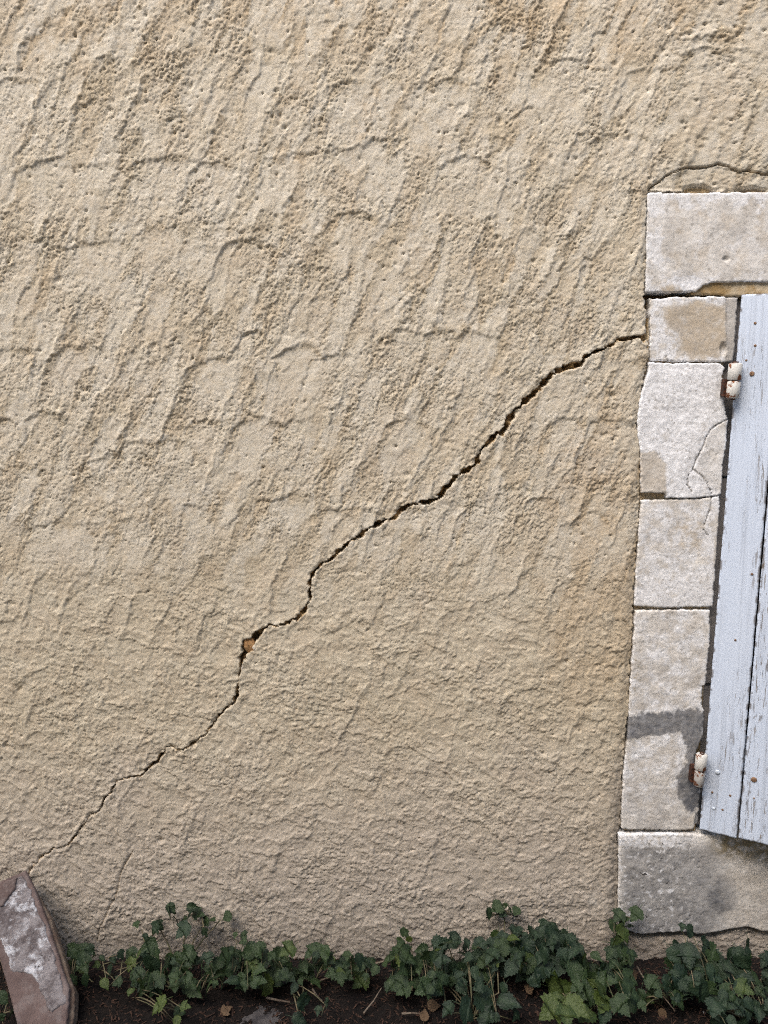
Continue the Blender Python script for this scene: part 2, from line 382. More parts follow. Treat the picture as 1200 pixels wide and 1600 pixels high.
def make_wall():
    d = 0.0028
    xs = np.concatenate([np.arange(-2.5, -1.15, 0.014), np.arange(-1.15, 0.70, d), np.arange(0.70, 1.16, 0.0042), np.arange(1.16, 3.0, 0.016)])
    zs = np.concatenate([np.arange(-0.12, -0.062, 0.01), np.arange(-0.062, 2.54, d), np.arange(2.54, 3.3, 0.016)])
    X, Z = np.meshgrid(xs.astype(np.float32), zs.astype(np.float32))
    PX, PY = topx(X, Z); PX = PX.astype(np.float32); PY = PY.astype(np.float32)
    mm = 0.001
    # warped drawing coordinates so that no edge is clean
    WX = PX + 11 * fbm(PX / 45, PY / 45, 11, 3) + 4.5 * fbm(PX / 12, PY / 12, 12, 2)
    WY = PY + 12 * fbm(PX / 45, PY / 45, 21, 3) + 4.5 * fbm(PX / 12, PY / 12, 22, 2)
    H = (3.0 * fbm(X * 4, Z * 4, 1, 3)).astype(np.float32)
    smooth = np.zeros_like(H)
    up = 1 - ss(800, 1000, PY)                                   # bold trowel strokes above, dragged finer coat below
    rowy = PY[:, 0]
    def stroke(x0, y0, w, L, A, T, slope, arch, B, sm):
        j = np.where((rowy > y0 - 25) & (rowy < y0 + L + 30))[0]
        if len(j) == 0: return
        j0, j1 = j.min(), j.max() + 1
        xa, xb = x0 - w - slope * L - 30, x0 + w + 30
        rowx = PX[(j0 + j1) // 2]
        i = np.where((rowx > xa) & (rowx < xb))[0]
        if len(i) == 0: return
        sl = (slice(j0, j1), slice(i.min(), i.max() + 1))
        wx, wy = WX[sl], WY[sl]
        dy = wy - y0
        u = (wx - (x0 - slope * dy)) / (w * 0.5)
        v = dy - arch * u * u
        hs = -A * np.exp(-np.maximum(v, 0) / (0.33 * L)) + T * (0.5 * u + 0.25) + 0.35 * H[sl]
        edge = ss(1.0, 0.955, np.abs(u))
        m = ss(-1.5, 2.0, v) * edge * ss(L, L * 0.55, v)
        h = H[sl] * (1 - m) + hs * m
        h += B * np.exp(-((v + 5) / 5) ** 2) * ss(1.15, 0.8, np.abs(u))
        h += 0.45 * T * np.exp(-((u - 0.93) * w * 0.5 / 4.5) ** 2) * ss(-2, 8, v) * ss(L, L * 0.5, v)
        H[sl] = h
        smooth[sl] = np.maximum(smooth[sl] * (1 - m), sm * m * ss(-0.95, -0.35, u) * ss(1.0, 0.9, u) * ss(0, 14, v))
    r = np.random.default_rng(21)
    for y0 in [1330, 1260, 1190, 1130, 1060, 1000, 940, 880, 790, 725, 662, 600, 548, 470, 420, 375, 310, 250, 190, 135, 75, 20, -50, -110, -200, -310]:
        x = -760 + r.uniform(0, 60); sl0 = r.uniform(0.33, 0.45)
        k = 1.0 if y0 < 830 else (0.75 if y0 < 960 else 0.5)
        sl0 += 0.03 if y0 > 830 else 0
        while x < 1700:
            w = r.uniform(26, 66)
            bold = r.random() < 0.16
            stroke(x + w / 2, y0 + r.uniform(-38, 38), w * 1.12, r.uniform(70, 170), k * (r.uniform(1.4, 3.0) if bold else r.uniform(0.2, 0.9)),
                   k * r.uniform(1.2, 3.6), sl0 + r.uniform(-0.05, 0.05), r.uniform(4, 20), k * (r.uniform(0.6, 1.6) if bold else 0.1), min(1.0, k + 0.2) * r.uniform(0.35, 1.0))
            x += w * r.uniform(0.85, 1.15)
    # strokes whose lips stand out in the drawing of the wall
    for (x0, y0, w, L, A) in [(35,122,80,150,4),(402,514,44,110,7),(345,556,70,120,4.5),(475,541,80,120,5),(525,556,70,120,3.5),(22,545,70,110,4.5),(112,545,64,110,4),(10,654,50,110,6),
        (78,645,60,120,4.5),(410,652,72,130,4.5),(460,654,50,120,4),(330,655,60,130,4),(250,690,150,120,4),(605,220,110,140,4.5),(520,236,130,140,4),(450,243,60,110,3.5),(735,248,90,120,4),(650,190,60,90,3.5),
        (120,255,190,120,4),(275,248,140,120,4.5),(345,252,80,120,4),(255,352,90,110,3.5),(150,376,130,120,4),(395,376,90,120,4.5),(560,334,80,100,3.5),(890,652,62,110,5),(960,652,70,120,5.5),(640,655,70,120,3),
        (455,772,100,110,4),(545,792,110,110,3.5),(640,784,70,60,3.5),(855,775,70,100,4),(930,800,60,100,3.5),(640,520,90,120,3.5),(700,515,60,120,3.5),(745,520,70,120,4),(700,128,90,150,4),(1050,100,130,170,4),
        (900,95,110,160,3.5),(1130,75,120,170,4),(830,165,40,26,7),(560,128,80,120,3.5),(1000,560,50,120,4),(985,205,120,100,3),(840,1072,80,90,3),(880,1092,70,70,2.5),(560,1008,120,60,2.2),(690,1062,110,60,2.2),(560,977,90,70,2.5),
        (110,815,120,90,3.5),(30,725,90,100,3.5),(200,712,140,110,4)]:
        stroke(x0, y0, w, L, A * 0.50, r.uniform(1.2, 3.0), r.uniform(0.32, 0.46), r.uniform(8, 20), A * 0.25, r.uniform(0.4, 1.0))
    # torn, crumbly skin: ridged noise drawn out along the trowel direction
    a = math.radians(68)
    al = (X * -math.cos(a) - Z * math.sin(a)); ac = (X * math.sin(a) - Z * math.cos(a))
    wv = 0.010 * fbm(X * 22, Z * 22, 31, 2); ww = 0.010 * fbm(X * 22, Z * 22, 33, 2)
    def ridged(fx, fz, seed, x, z): return 1 - np.abs(perlin(x * fx, z * fz, seed)) * 2.2
    rn = np.random.default_rng(3).standard_normal(X.shape).astype(np.float32)
    wv2 = 0.006 * perlin(X * 70, Z * 70, 35); ww2 = 0.006 * perlin(X * 70, Z * 70, 36)
    fine = 0.8 * perlin(X * 250, Z * 220, 43) + 0.42 * rn
    t_up = 1.0 * ridged(58, 30, 41, ac + wv, al + ww) + 1.35 * ridged(120, 80, 42, ac + wv2, al + ww2) + 1.1 * fine
    t_lo = (1.5 * fbm((X + 1.5 * wv + 0.5 * Z) * 26, (Z + 1.8 * ww) * 34, 47, 2) + 1.5 * ridged(52, 66, 44, X + 1.8 * wv + wv2 + 0.35 * Z, Z + 2.0 * ww + ww2 + 0.25 * X)
            + 1.3 * ridged(105, 125, 45, X + wv2, Z + ww2) + 1.0 * fine)
    zone = np.clip(0.85 + 1.2 * fbm(X * 8 + 2 * Z, Z * 6, 51, 3), 0.35, 1.6)
    t_up = t_up * zone * 1.0
    t_lo = t_lo * np.clip(0.42 + 0.8 * fbm(X * 5 + Z, Z * 6, 52, 3), 0.14, 1.0)
    # flattened islands left by the trowel, drawn out along its path, with a crisp torn edge on one side
    fl = 0.030 * fbm(X * 5, Z * 4, 111, 2)
    jx_ = 0.0060 * fbm(X * 60, Z * 60, 112, 3) + 0.0040 * perlin(X * 150, Z * 150, 119)
    p1 = perlin((ac + fl + jx_) * 19, (al + 0.5 * jx_) * 5.2, 113) + 0.38 * perlin((ac + fl + jx_) * 44, al * 14, 114)
    dp = perlin((ac + fl + jx_ - 0.010) * 19, (al + 0.5 * jx_) * 5.2, 113) + 0.38 * perlin((ac + fl + jx_ - 0.010) * 44, al * 14, 114)
    isl = ss(0.0, 0.07, p1 + 0.10 * perlin(X * 120, Z * 100, 121))
    saw = np.clip((p1 - dp) * 1.6, -1.0, 1.0)
    amp = np.clip(0.75 + 0.9 * fbm(X * 3.5, Z * 3.5, 115, 2), 0.15, 1.5) * (up * 0.85 + 0.22)
    brk = ss(-0.25, 0.25, fbm(X * 16, Z * 16, 120, 3))
    H += amp * (0.25 + 0.75 * brk) * (1.9 * isl - 1.0 * saw * isl)
    isl_s = isl * ss(0.02, 0.22, p1) * np.clip(0.85 + 0.9 * fbm(X * 9, Z * 9, 116, 3), 0, 1)
    smooth = np.clip(np.maximum(smooth, isl_s), 0, 1)
    t_up = t_up * (1.28 - 0.70 * smooth)
    p3 = perlin((X + 0.5 * Z + fl) * 22, (Z + 1.5 * jx_) * 20, 117) + 0.4 * perlin((X + 2 * jx_) * 50, Z * 50, 118)
    H += (1 - up) * (2.2 * ss(-0.05, 0.12, p3) * ss(0.9, 0.0, p3) + 2.2 * fbm((X + 0.6 * Z + fl) * 9, (Z - 0.3 * X) * 16, 160, 3))
    # short torn edges: tiny sharp steps, broken up so that no line runs far
    def torn(q, lev, seed, f=55):
        m = ss(0.0, 0.35, fbm(X * f, Z * f * 0.8, seed, 2) + 0.12)
        return ss(lev - 0.02, lev + 0.035, q) * m
    k1 = 0.004 * perlin(X * 95, Z * 95, 141); k2 = 0.0025 * perlin(X * 210, Z * 210, 142)
    q1 = perlin((ac + fl + k1 + k2) * 34, (al + k1) * 12, 143); q2 = perlin((ac + fl + k1 + k2) * 62, (al - k1) * 26, 144)
    q3 = perlin((X + 0.45 * Z + k1 + k2) * 34, (Z - 0.2 * X + k1) * 42, 145); q4 = perlin((X - 0.3 * Z + k1 + k2) * 62, (Z + k1) * 70, 146)
    tu = 2.0 * torn(q1, 0.0, 151, 38) + 1.6 * torn(-q2, 0.12, 152) + 1.3 * torn(q2, 0.2, 153)
    tl = 1.7 * torn(q3, 0.0, 154) + 1.4 * torn(q4, 0.05, 155, 70) + 1.4 * torn(-q3, 0.18, 156)
    H += (0.9 * tu * up * (1 - 0.85 * smooth) + 0.55 * tl * (1 - up)) * np.clip(0.85 + 0.8 * fbm(X * 6, Z * 6, 157, 2), 0.3, 1.4)
    t_up = t_up - (2.2 - 1.4 * smooth) * ss(0.36, 0.6, fbm(X * 85, Z * 75, 122, 3) + 0.12 * fbm(X * 6, Z * 6, 123, 2))
    T = t_up * up + t_lo * (1 - up)
    H += T
    # pits and grains torn out of the coat
    nx, ny = len(xs), len(zs)
    jx = np.searchsorted(xs, -1.14), np.searchsorted(xs, 1.15); jz = np.searchsorted(zs, 0.0), np.searchsorted(zs, 2.53)
    n = 3200
    ci = r.integers(jx[0] + 6, jx[1] - 6, n); cj = r.integers(jz[0] + 6, jz[1] - 6, n)
    for i, j in zip(ci, cj):
        if r.random() > (0.35 + 0.65 * up[j, i]) * (1.0 if PY[j, i] < 420 else 0.55): continue
        s = r.uniform(0.55, 1.15) if r.random() < 0.93 else r.uniform(1.3, 2.3)
        yy, xx = np.mgrid[-5:6, -5:6]; an = r.uniform(0, 3.14)
        q = ((xx * math.cos(an) + yy * math.sin(an)) / (s * 1.35)) ** 2 + ((-xx * math.sin(an) + yy * math.cos(an)) / s) ** 2
        H[j - 5:j + 6, i - 5:i + 6] += (-r.uniform(1.5, 6.5) if r.random() < 0.92 else r.uniform(1.0, 2.0)) * np.exp(-q)
    # edges of the render: it thins towards the dressed stones and the ground
    sdS = poly_sd(PX + 2.2 * perlin(PX / 13, PY / 13, 61) + 1.5 * perlin(PX / 5, PY / 5, 62), PY + 2.0 * perlin(PX / 13, PY / 13, 63), STONE_ZONE)
    H -= 4.0 * ss(16, 0, sdS) * ss(560, 620, PY) + 2.0 * ss(8, 0, sdS)
    # broken bits just above the lintel
    for (cx, cy, rx, ry, dp) in [(1092, 296, 26, 8, 12), (1175, 297, 26, 6, 11), (1143, 300, 12, 4, 6)]:
        q = ((PX - cx) / rx) ** 2 + ((PY - cy) / ry) ** 2 + 0.6 * perlin(PX / 8, PY / 8, 66)
        H -= dp * ss(1.1, 0.75, q)
    und = poly_sd(PX, PY, [(1012,296),(1040,276),(1075,263),(1121,258),(1150,267),(1205,273),(1240,275),(1240,299)])
    H -= 4.0 * ss(2, -3, und)
    # render swells out above the crack end and is beaten back below the sill
    H += 3.0 * ss(40, 5, np.abs(PX - 1000) + 0.15 * np.abs(PY - 500))
    bel = ss(1452, 1462, PY) * ss(955, 970, PX)
    H -= 5 * bel
    H += bel * 5 * fbm(PX / 22, PY / 22, 67, 3)
    # vertical crease in the coat near the window
    # --- cracks
    inner = np.zeros_like(H)
    inner = np.maximum(inner, ss(1.0, 0.5, ((PX - 1092) / 26) ** 2 + ((PY - 297) / 7) ** 2) * 0.8)
    inner = np.maximum(inner, ss(1.0, 0.5, ((PX - 1178) / 22) ** 2 + ((PY - 298) / 5) ** 2) * 0.7)
    sdc = np.full_like(H, 50.0)
    jag = 2.6 * perlin(PX / 9, PY / 9, 71) + 0.6 * perlin(PX / 4, PY / 4, 72)
    for pts, e in ((CRACK, 1.0), (CRACK_UP, 1.0), (CRACK_TOP, 0), (CRACK_LOW, 0), (CRACK_SILL, 0)):
        x0 = min(p[0] for p in pts) - 30; x1 = max(p[0] for p in pts) + 30; y0 = min(p[1] for p in pts) - 30; y1 = max(p[1] for p in pts) + 30
        jj = np.where((rowy > y0) & (rowy < y1))[0]; ii = np.where((PX.min(0) < x1) & (PX.max(0) > x0))[0]
        s_ = (slice(jj.min(), jj.max() + 1), slice(ii.min(), ii.max() + 1))
        if e == 0:
            q = 1.6 * perlin(PX[s_] / 9, PY[s_] / 9, 76)
            dd, wv_ = polyline_dist(PX[s_] + q, PY[s_] - q, pts)
            g = ss(wv_ + 0.6, wv_ * 0.3, dd); H[s_] -= (3.0 if pts is CRACK_LOW else 8.0) * g; inner[s_] = np.maximum(inner[s_], g * (0.35 if pts is CRACK_LOW else 0.8)); continue
        dd, wv_ = polyline_dist(PX[s_] + e * (2.4 * perlin(PX[s_] / 10, PY[s_] / 10, 73) + 1.1 * perlin(PX[s_] / 6, PY[s_] / 6, 78)), PY[s_] + e * (2.4 * perlin(PX[s_] / 10, PY[s_] / 10, 74) + 1.1 * perlin(PX[s_] / 6, PY[s_] / 6, 79)), pts)
        wv_ = wv_ * np.where(PY[s_] > 1030, 0.62, np.where(PY[s_] < 800, 1.0, 0.82)) * (np.clip(0.95 + 1.1 * perlin(PX[s_] / 17, PY[s_] / 17, 77), 0.3, 1.35) if pts is CRACK else 1.0)
        sdc[s_] = np.minimum(sdc[s_], dd - np.maximum(wv_, 0.75) + e * 0.75 * jag[s_] * ss(0.8, 2.5, wv_))
    # the coat lifts a little along the crack and its lip is chipped
    H += 1.6 * np.exp(-(np.maximum(sdc, 0) / 7) ** 2) - 7.0 * np.exp(-((sdc - 1) / 3.2) ** 2) * np.clip(perlin(PX / 11, PY / 11, 75) - 0.05, 0, 1) * (sdc < 12)
    sdb = np.minimum(sdc, sdS + 1.0)
    gz, gx = np.gradient(sdb, zs, xs); gl = gx * gx + gz * gz + 1e-9
    near = (np.abs(sdb) < 0.95) & (np.sqrt(gl) > 150)
    X2 = np.where(near, X - sdb * gx / gl, X); Z2 = np.where(near, Z - sdb * gz / gl, Z)
    # overhang: high crumbs sag downwards
    fr = (~near) & (sdb > 1.2)
    Z2 = Z2 - np.where(fr, 0.55 * mm * np.clip(T, -3.5, 3.5), 0); X2 = X2 + np.where(fr, 0.15 * mm * np.clip(T, -3, 3), 0)
    deep = 8 + 30 * np.clip(0.45 + 1.5 * fbm(PX / 18, PY / 18, 81, 2), 0, 1)
    deep = np.where(sdS < 0, np.where(PY < 540, 60, 34), deep)
    inside = sdb < -0.30
    H = np.where(inside, H * 0.3 - deep, H)
    inner = np.where(inside, 1.0, np.maximum(inner, 0.75 * ss(0.6, -0.2, sdb) * (sdc < 1)))
    # --- colour tones and stains with their own shapes
    low_grey = ss(1080, 1420, PY + 60 * fbm(PX / 90, PY / 90, 91, 4)) * 0.85 + 0.22 * ss(0.15, 0.6, fbm(PX / 120, PY / 160, 92, 4)) * (PY > 500)  # greyer towards the bottom, plus scattered grey patches
    low_grey = np.clip(low_grey, 0, 1)
    och = 0.55 * ss(150, -40, PY + 70 * fbm(PX / 80, PY / 120, 93, 4)) + 0.45 * ss(0.05, 0.5, fbm(PX / 60 + PY / 200, PY / 110, 94, 4)) * ss(900, 300, PY)  # ochre grows towards the top edge, plus scattered patches
    och += 0.6 * ss(90, 20, np.abs(PX - 930) - 20 + 40 * fbm(PX / 40, PY / 60, 95, 3)) * ss(500, 760, PY) * ss(1180, 1000, PY)
    och += 0.6 * bel + 0.55 * ss(1425, 1450, PY + 14 * fbm(PX / 30, PY / 30, 96, 3)) * ss(780, 840, PX) * ss(1000, 960, PX)
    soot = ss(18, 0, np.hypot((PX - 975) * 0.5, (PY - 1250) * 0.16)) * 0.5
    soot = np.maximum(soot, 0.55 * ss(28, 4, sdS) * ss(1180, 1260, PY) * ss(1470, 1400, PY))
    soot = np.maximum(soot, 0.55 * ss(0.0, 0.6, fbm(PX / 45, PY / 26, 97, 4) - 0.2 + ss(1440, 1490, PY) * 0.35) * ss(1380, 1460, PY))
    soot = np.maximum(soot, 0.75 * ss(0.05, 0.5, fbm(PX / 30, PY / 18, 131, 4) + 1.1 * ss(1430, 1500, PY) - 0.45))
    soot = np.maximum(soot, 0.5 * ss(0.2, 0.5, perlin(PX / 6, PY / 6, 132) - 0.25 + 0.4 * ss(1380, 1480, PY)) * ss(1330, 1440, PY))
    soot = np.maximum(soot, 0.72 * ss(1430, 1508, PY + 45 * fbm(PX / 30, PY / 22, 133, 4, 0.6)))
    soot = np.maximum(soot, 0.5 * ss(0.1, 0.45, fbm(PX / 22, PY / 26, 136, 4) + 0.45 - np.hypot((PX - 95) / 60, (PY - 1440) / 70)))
    chalk = 0.55 * ss(0.2, 0.5, fbm(PX / 26, PY / 22, 98, 4) + 0.35 - np.hypot((PX - 925) / 60, (PY - 1405) / 45))
    chalk = np.maximum(chalk, 0.4 * ss(0.2, 0.5, fbm(PX / 20, PY / 20, 99, 4) + 0.35 - np.hypot((PX - 290) / 60, (PY - 1412) / 25)))
    chalk = np.maximum(chalk, 0.9 * ss(4.5, 1.0, sdc) * ss(0.30, 0.5, fbm(PX / 15, PY / 15, 134, 3)))
    smc = smooth * (up * 0.85 + 0.15) * np.clip(0.7 + 0.9 * fbm(PX / 14, PY / 14, 101, 4, 0.65), 0, 1) * 0.85
    och = och * (1 - 0.5 * isl_s) + 0.40 * (1 - isl) * up * np.clip(0.6 + 0.9 * fbm(PX / 40, PY / 40, 102, 4), 0, 1)
    keep = ~(poly_sd(PX, PY, OPEN) < 0)
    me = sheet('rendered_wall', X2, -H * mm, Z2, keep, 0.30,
               dict(inner=inner, low_grey=low_grey, ochre=np.clip(och, 0, 1), smooth=smc, soot=soot, chalk=chalk))
    return tag(link('rendered_wall', me, MW), 'beige lime-rendered house wall with trowel marks and a long diagonal crack', 'wall')
wall = make_wall()

def exposed_stone():                        # brown lump of masonry showing where the crack opens
    c = P(390, 1006, 0.006); V, F = [], []
    r = random.Random(4); seg, rings = 9, 5
    for i in range(rings):
        t = i / (rings - 1) * math.pi / 2
        for k in range(seg):
            a = 2 * math.pi * k / seg; q = 1 + r.uniform(-.28, .22)
            V.append((c[0] + .0175 * math.cos(t) * math.cos(a) * q, c[1] - .007 * math.sin(t) + r.uniform(-.0025, .0025), c[2] + .026 * math.cos(t) * math.sin(a) * q))
    for i in range(rings - 1):
        for k in range(seg): F.append((i * seg + k, i * seg + (k + 1) % seg, (i + 1) * seg + (k + 1) % seg, (i + 1) * seg + k))
    o = link('exposed_stone', raw_mesh('exposed_stone', V, F), MR, wall); o['label'] = 'small orange brown stone showing in the crack'
exposed_stone()

# ------------------------------------------------------------------ dressed stones round the window
def dressed(name, poly, parent, front=0.0, back=0.26, seed=0, d=0.0026, rough=0.75, rnd=3.5, paint=None, cracks=None, edge=2.6, mat=None, hf=None):
    W_ = [P(x, y) for x, y in poly]
    wx = [w[0] for w in W_]; wz = [w[2] for w in W_]
    xs = np.arange(min(wx) - 0.012, max(wx) + 0.012, d); zs = np.arange(min(wz) - 0.012, max(wz) + 0.012, d)
    X, Z = np.meshgrid(xs, zs); PX, PY = topx(X, Z)
    pp = [(a, b) for a, b in zip(wx, wz)]
    sd = poly_sd(X, Z, pp) * 1000                                 # mm
    sd = sd + edge * (fbm(X * 30, Z * 30, seed + 1, 3) + 0.6 * perlin(X * 110, Z * 110, seed + 2))
    H = 2.4 * rough * fbm(X * 9, Z * 9, seed + 3, 3) + 0.7 * rough * fbm(X * 60, Z * 60, seed + 4, 3) + 0.35 * rough * perlin(X * 170, Z * 170, seed + 5)
    H -= 1.0 * rough * ss(0.48, 0.70, fbm(X * 38, Z * 38, seed + 6, 3)) - 0.12 * rough * np.random.default_rng(seed).standard_normal(X.shape)
    H += 0.8 * rough * ss(-.1, .1, fbm(X * 22 + Z * 6, Z * 22, seed + 7, 4))
    t = np.clip(1 + sd / rnd, 0, 1); H -= rnd * (1 - np.sqrt(np.maximum(1 - t * t, 0))) * 0.8
    inner = np.zeros_like(X)
    if cracks:
        for pts in cracks:
            dd, w_ = polyline_dist(PX + 1.2 * perlin(PX / 8, PY / 8, seed + 8), PY + 1.2 * perlin(PX / 8, PY / 8, seed + 9), pts)
            q = 1.4 * perlin(PX / 4, PY / 4, seed + 10); w_ = w_ * 0.7
            dd = np.maximum(dd + 0.5 * q, 0); g = ss(w_ + 0.5, w_ * 0.2, dd); H -= 4 * g; inner = np.maximum(inner, g * 0.8)
    if hf is not None: H = H + hf(PX, PY)
    gz, gx = np.gradient(sd, zs, xs); gl = gx * gx + gz * gz + 1e-9
    near = np.abs(sd) < d * 1000 * 0.72
    X2 = np.where(near, X - sd * gx / gl, X); Z2 = np.where(near, Z - sd * gz / gl, Z)
    keep = sd < d * 1000 * 0.72
    A = dict(inner=inner)
    for k in ('tan', 'wash', 'grey', 'moss', 'lichen'): A[k] = np.zeros_like(X)
    if paint: paint(A, PX, PY, sd, seed)
    A = {k: np.clip(v, 0, 1) for k, v in A.items()}
    return link(name, sheet(name, X2, front - H * 0.001, Z2, keep, back, A), mat or MS, parent)

sur = tag(empty('window_surround', (0.77, 0.0, 0.07)), 'weathered pale limestone window surround of jamb blocks, lintel and sill', 'window surround')
def part_of_sur(o):
    o.matrix_parent_inverse = Matrix.Translation(-Vector(sur.location)); return o
def N2(PX, PY, s, sc=20, o=5): return fbm(PX / sc, PY / sc, s, o, 0.62)

def p_lintel(A, PX, PY, sd, s):
    A['wash'] += 0.75 * ss(0.0, 0.35, N2(PX, PY, s + 20, 26) + 0.25 - 0.9 * ss(8, 60, np.minimum(PX - 1010, np.minimum(PY - 300, 458 - PY)))) + 0.45 * ss(0.1, 0.4, N2(PX, PY, s + 21, 40))
    A['tan'] += 0.55 * ss(-0.1, 0.4, N2(PX, PY, s + 22, 30)) + 0.5 * ss(10, 2, PX - 1009) * ss(0, .3, N2(PX, PY, s + 23, 12))
    A['wash'] += 1.0 * ss(0.9, 0.5, np.hypot((PX - 1075) / 32, (PY - 442) / 16) + 0.5 * N2(PX, PY, s + 24, 14))
    A['tan'] += 0.8 * ss(1.0, 0.7, np.hypot((PX - 1050) / 22, (PY - 452) / 9) + 0.3 * N2(PX, PY, s + 25, 14))
def p_a(A, PX, PY, sd, s):
    m = poly_sd(PX, PY, [(1040,480),(1095,472),(1134,480),(1133,540),(1122,556),(1080,560),(1066,545),(1062,520),(1040,500)]) + 9 * N2(PX, PY, s + 20, 12)
    A['tan'] += 0.8 * ss(6, -6, m + 6 * N2(PX, PY, s + 28, 5)) + 0.2
    A['wash'] += 0.85 * ss(0.1, 0.4, N2(PX, PY, s + 21, 14) + 0.35) * ss(1, 6, m) * ss(1136, 1130, PX)
    A['grey'] += 0.28 * ss(1133, 1138, PX + 2 * N2(PX, PY, s + 22, 10))
def p_b(A, PX, PY, sd, s):
    A['wash'] += 1.0 * ss(-0.75, -0.2, N2(PX, PY, s + 20, 24) - 0.3 * (PX > 1095) * (PY > 660))
    t = poly_sd(PX, PY, [(1000,708),(1022,704),(1040,726),(1040,776),(1000,776)]) + 5 * N2(PX, PY, s + 21, 8)
    A['tan'] += 0.5 * ss(4, -3, t); A['wash'] *= ss(-2, 2, t)
    g = poly_sd(PX, PY, [(1134,655),(1108,675),(1095,705),(1085,735),(1108,760),(1126,772),(1128,700)]) + 5 * N2(PX, PY, s + 22, 9)
    A['wash'] *= 1 - 0.55 * ss(2, -2, g)
def p_c(A, PX, PY, sd, s):
    A['tan'] += 0.55 * ss(0.9, 0.3, np.hypot((PX - 1078) / 48, (PY - 835) / 42) + 0.45 * N2(PX, PY, s + 20, 18)) + 0.15
    A['wash'] += 0.85 * ss(-0.1, 0.4, N2(PX, PY, s + 21, 18) + ss(880, 930, PY) * 0.35 + ss(12, 0, sd + 14) * 0.2) + 0.8 * ss(1108, 1114, PX + 4 * N2(PX, PY, s + 23, 8)) * ss(796, 786, PY)
def p_d(A, PX, PY, sd, s):
    A['wash'] += 0.85 * ss(-0.25, 0.35, N2(PX, PY, s + 20, 22)) * ss(1310, 1200, PY)
    n = 9 * N2(PX, PY, s + 21, 14) + 5 * N2(PX, PY, s + 26, 5)
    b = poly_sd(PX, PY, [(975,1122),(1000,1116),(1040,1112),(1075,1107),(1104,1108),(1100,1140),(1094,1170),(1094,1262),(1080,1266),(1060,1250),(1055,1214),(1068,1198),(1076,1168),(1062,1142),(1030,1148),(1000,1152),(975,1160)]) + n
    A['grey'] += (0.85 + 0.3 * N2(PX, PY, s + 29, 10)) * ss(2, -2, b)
    A['wash'] += 0.8 * ss(0.0, 0.4, N2(PX, PY, s + 22, 14)) * ss(26, 4, np.abs(b)) * (b > 0)
    A['tan'] += 0.4 * ss(0.8, 0.2, np.hypot((PX - 1078) / 30, (PY - 1285) / 22) + 0.3 * N2(PX, PY, s + 23, 10)) + 0.12
    A['moss'] += 0.75 * ss(0.1, 0.35, N2(PX, PY, s + 24, 9)) * ss(22, 6, PX - (990 - (PY - 1000) * 0.05)) * ss(1000, 1030, PY) * ss(1110, 1090, PY)
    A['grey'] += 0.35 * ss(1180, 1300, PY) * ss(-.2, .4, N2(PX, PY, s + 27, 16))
def p_sill(A, PX, PY, sd, s):
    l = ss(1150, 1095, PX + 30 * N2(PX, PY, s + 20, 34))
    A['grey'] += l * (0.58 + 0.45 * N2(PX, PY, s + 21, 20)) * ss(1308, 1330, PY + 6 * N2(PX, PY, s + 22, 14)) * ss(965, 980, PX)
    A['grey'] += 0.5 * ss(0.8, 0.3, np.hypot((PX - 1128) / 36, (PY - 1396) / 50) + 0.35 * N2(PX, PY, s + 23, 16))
    A['wash'] += 0.95 * ss(0.0, 0.2, N2(PX, PY, s + 24, 9) + 0.35 * ss(1334, 1310, PY) - 0.12) * ss(1110, 1040, PX)
    A['grey'] *= 1 - 0.9 * np.clip(A['wash'], 0, 1)
    A['tan'] += 0.4 * ss(1110, 1160, PX)
    A['moss'] += 0.9 * ss(-0.1, 0.3, N2(PX, PY, s + 25, 12) + 0.2) * ss(1345, 1318, PY - 0.16 * (PX - 1110)) * ss(1095, 1135, PX)
    A['lichen'] += ss(1120, 1060, PX)

LINT = [(1011.5,301),(1060,302),(1130,301),(1330,300),(1330,441),(1130,441),(1112,442),(1098,447),(1086,456),(1040,457),(1008,457)]
part_of_sur(dressed('lintel', LINT, sur, -0.002, 0.26, 200, paint=p_lintel, d=0.0028,
    hf=lambda x, y: -5 * ss(1, .4, np.hypot((x - 1134) / 7, (y - 405) / 5))))
part_of_sur(dressed('lintel_rebate', [(1080,438),(1330,438),(1330,461.5),(1156,461.5),(1120,461),(1083,459)], sur, 0.005, 0.26, 260, mat=MO, d=0.004))
part_of_sur(dressed('jamb_block', [(1016,467),(1060,464),(1110,463),(1154,465),(1153,490),(1150,520),(1149,545),(1146,564),(1130,566),(1080,565),(1050,565),(1016,564)], sur, 0.001, 0.26, 300, paint=p_a, cracks=[[(1040,556,.5),(1046,564,.9),(1080,566,.9),(1115,565,.9),(1130,572,.9)]],
    hf=lambda x, y: -3.5 * ss(1133, 1137, x + 2 * N2(x, y, 322, 10)) - 7 * ss(1.1, .5, np.hypot((x - 1131) / 6, (y - 545) / 12))))
part_of_sur(dressed('jamb_block', [(1014,566),(1050,567.5),(1080,567.5),(1122,567),(1131,574),(1128,590),(1130,612),(1132,640),(1136,655),(1134,690),(1128,730),(1126,772),(1110,776),(1084,778),(1040,778),(1039,770),(1002,770),(1001,705),(997,680),(996,655),(1002,612),(1012,585)], sur, -0.004, 0.26, 400, paint=p_b, rough=0.9,
    cracks=[[(1136,655,.9),(1122,662,1.0),(1108,672,1.0),(1100,692,1.2),(1092,710,1.1),(1084,724,.9),(1082,733,.9),(1095,742,1.0),(1102,750,.8),(1108,765,.8),(1112,772,.8)], [(1082,733,.4),(1075,742,.5),(1073,756,.5),(1080,768,.5)]]))
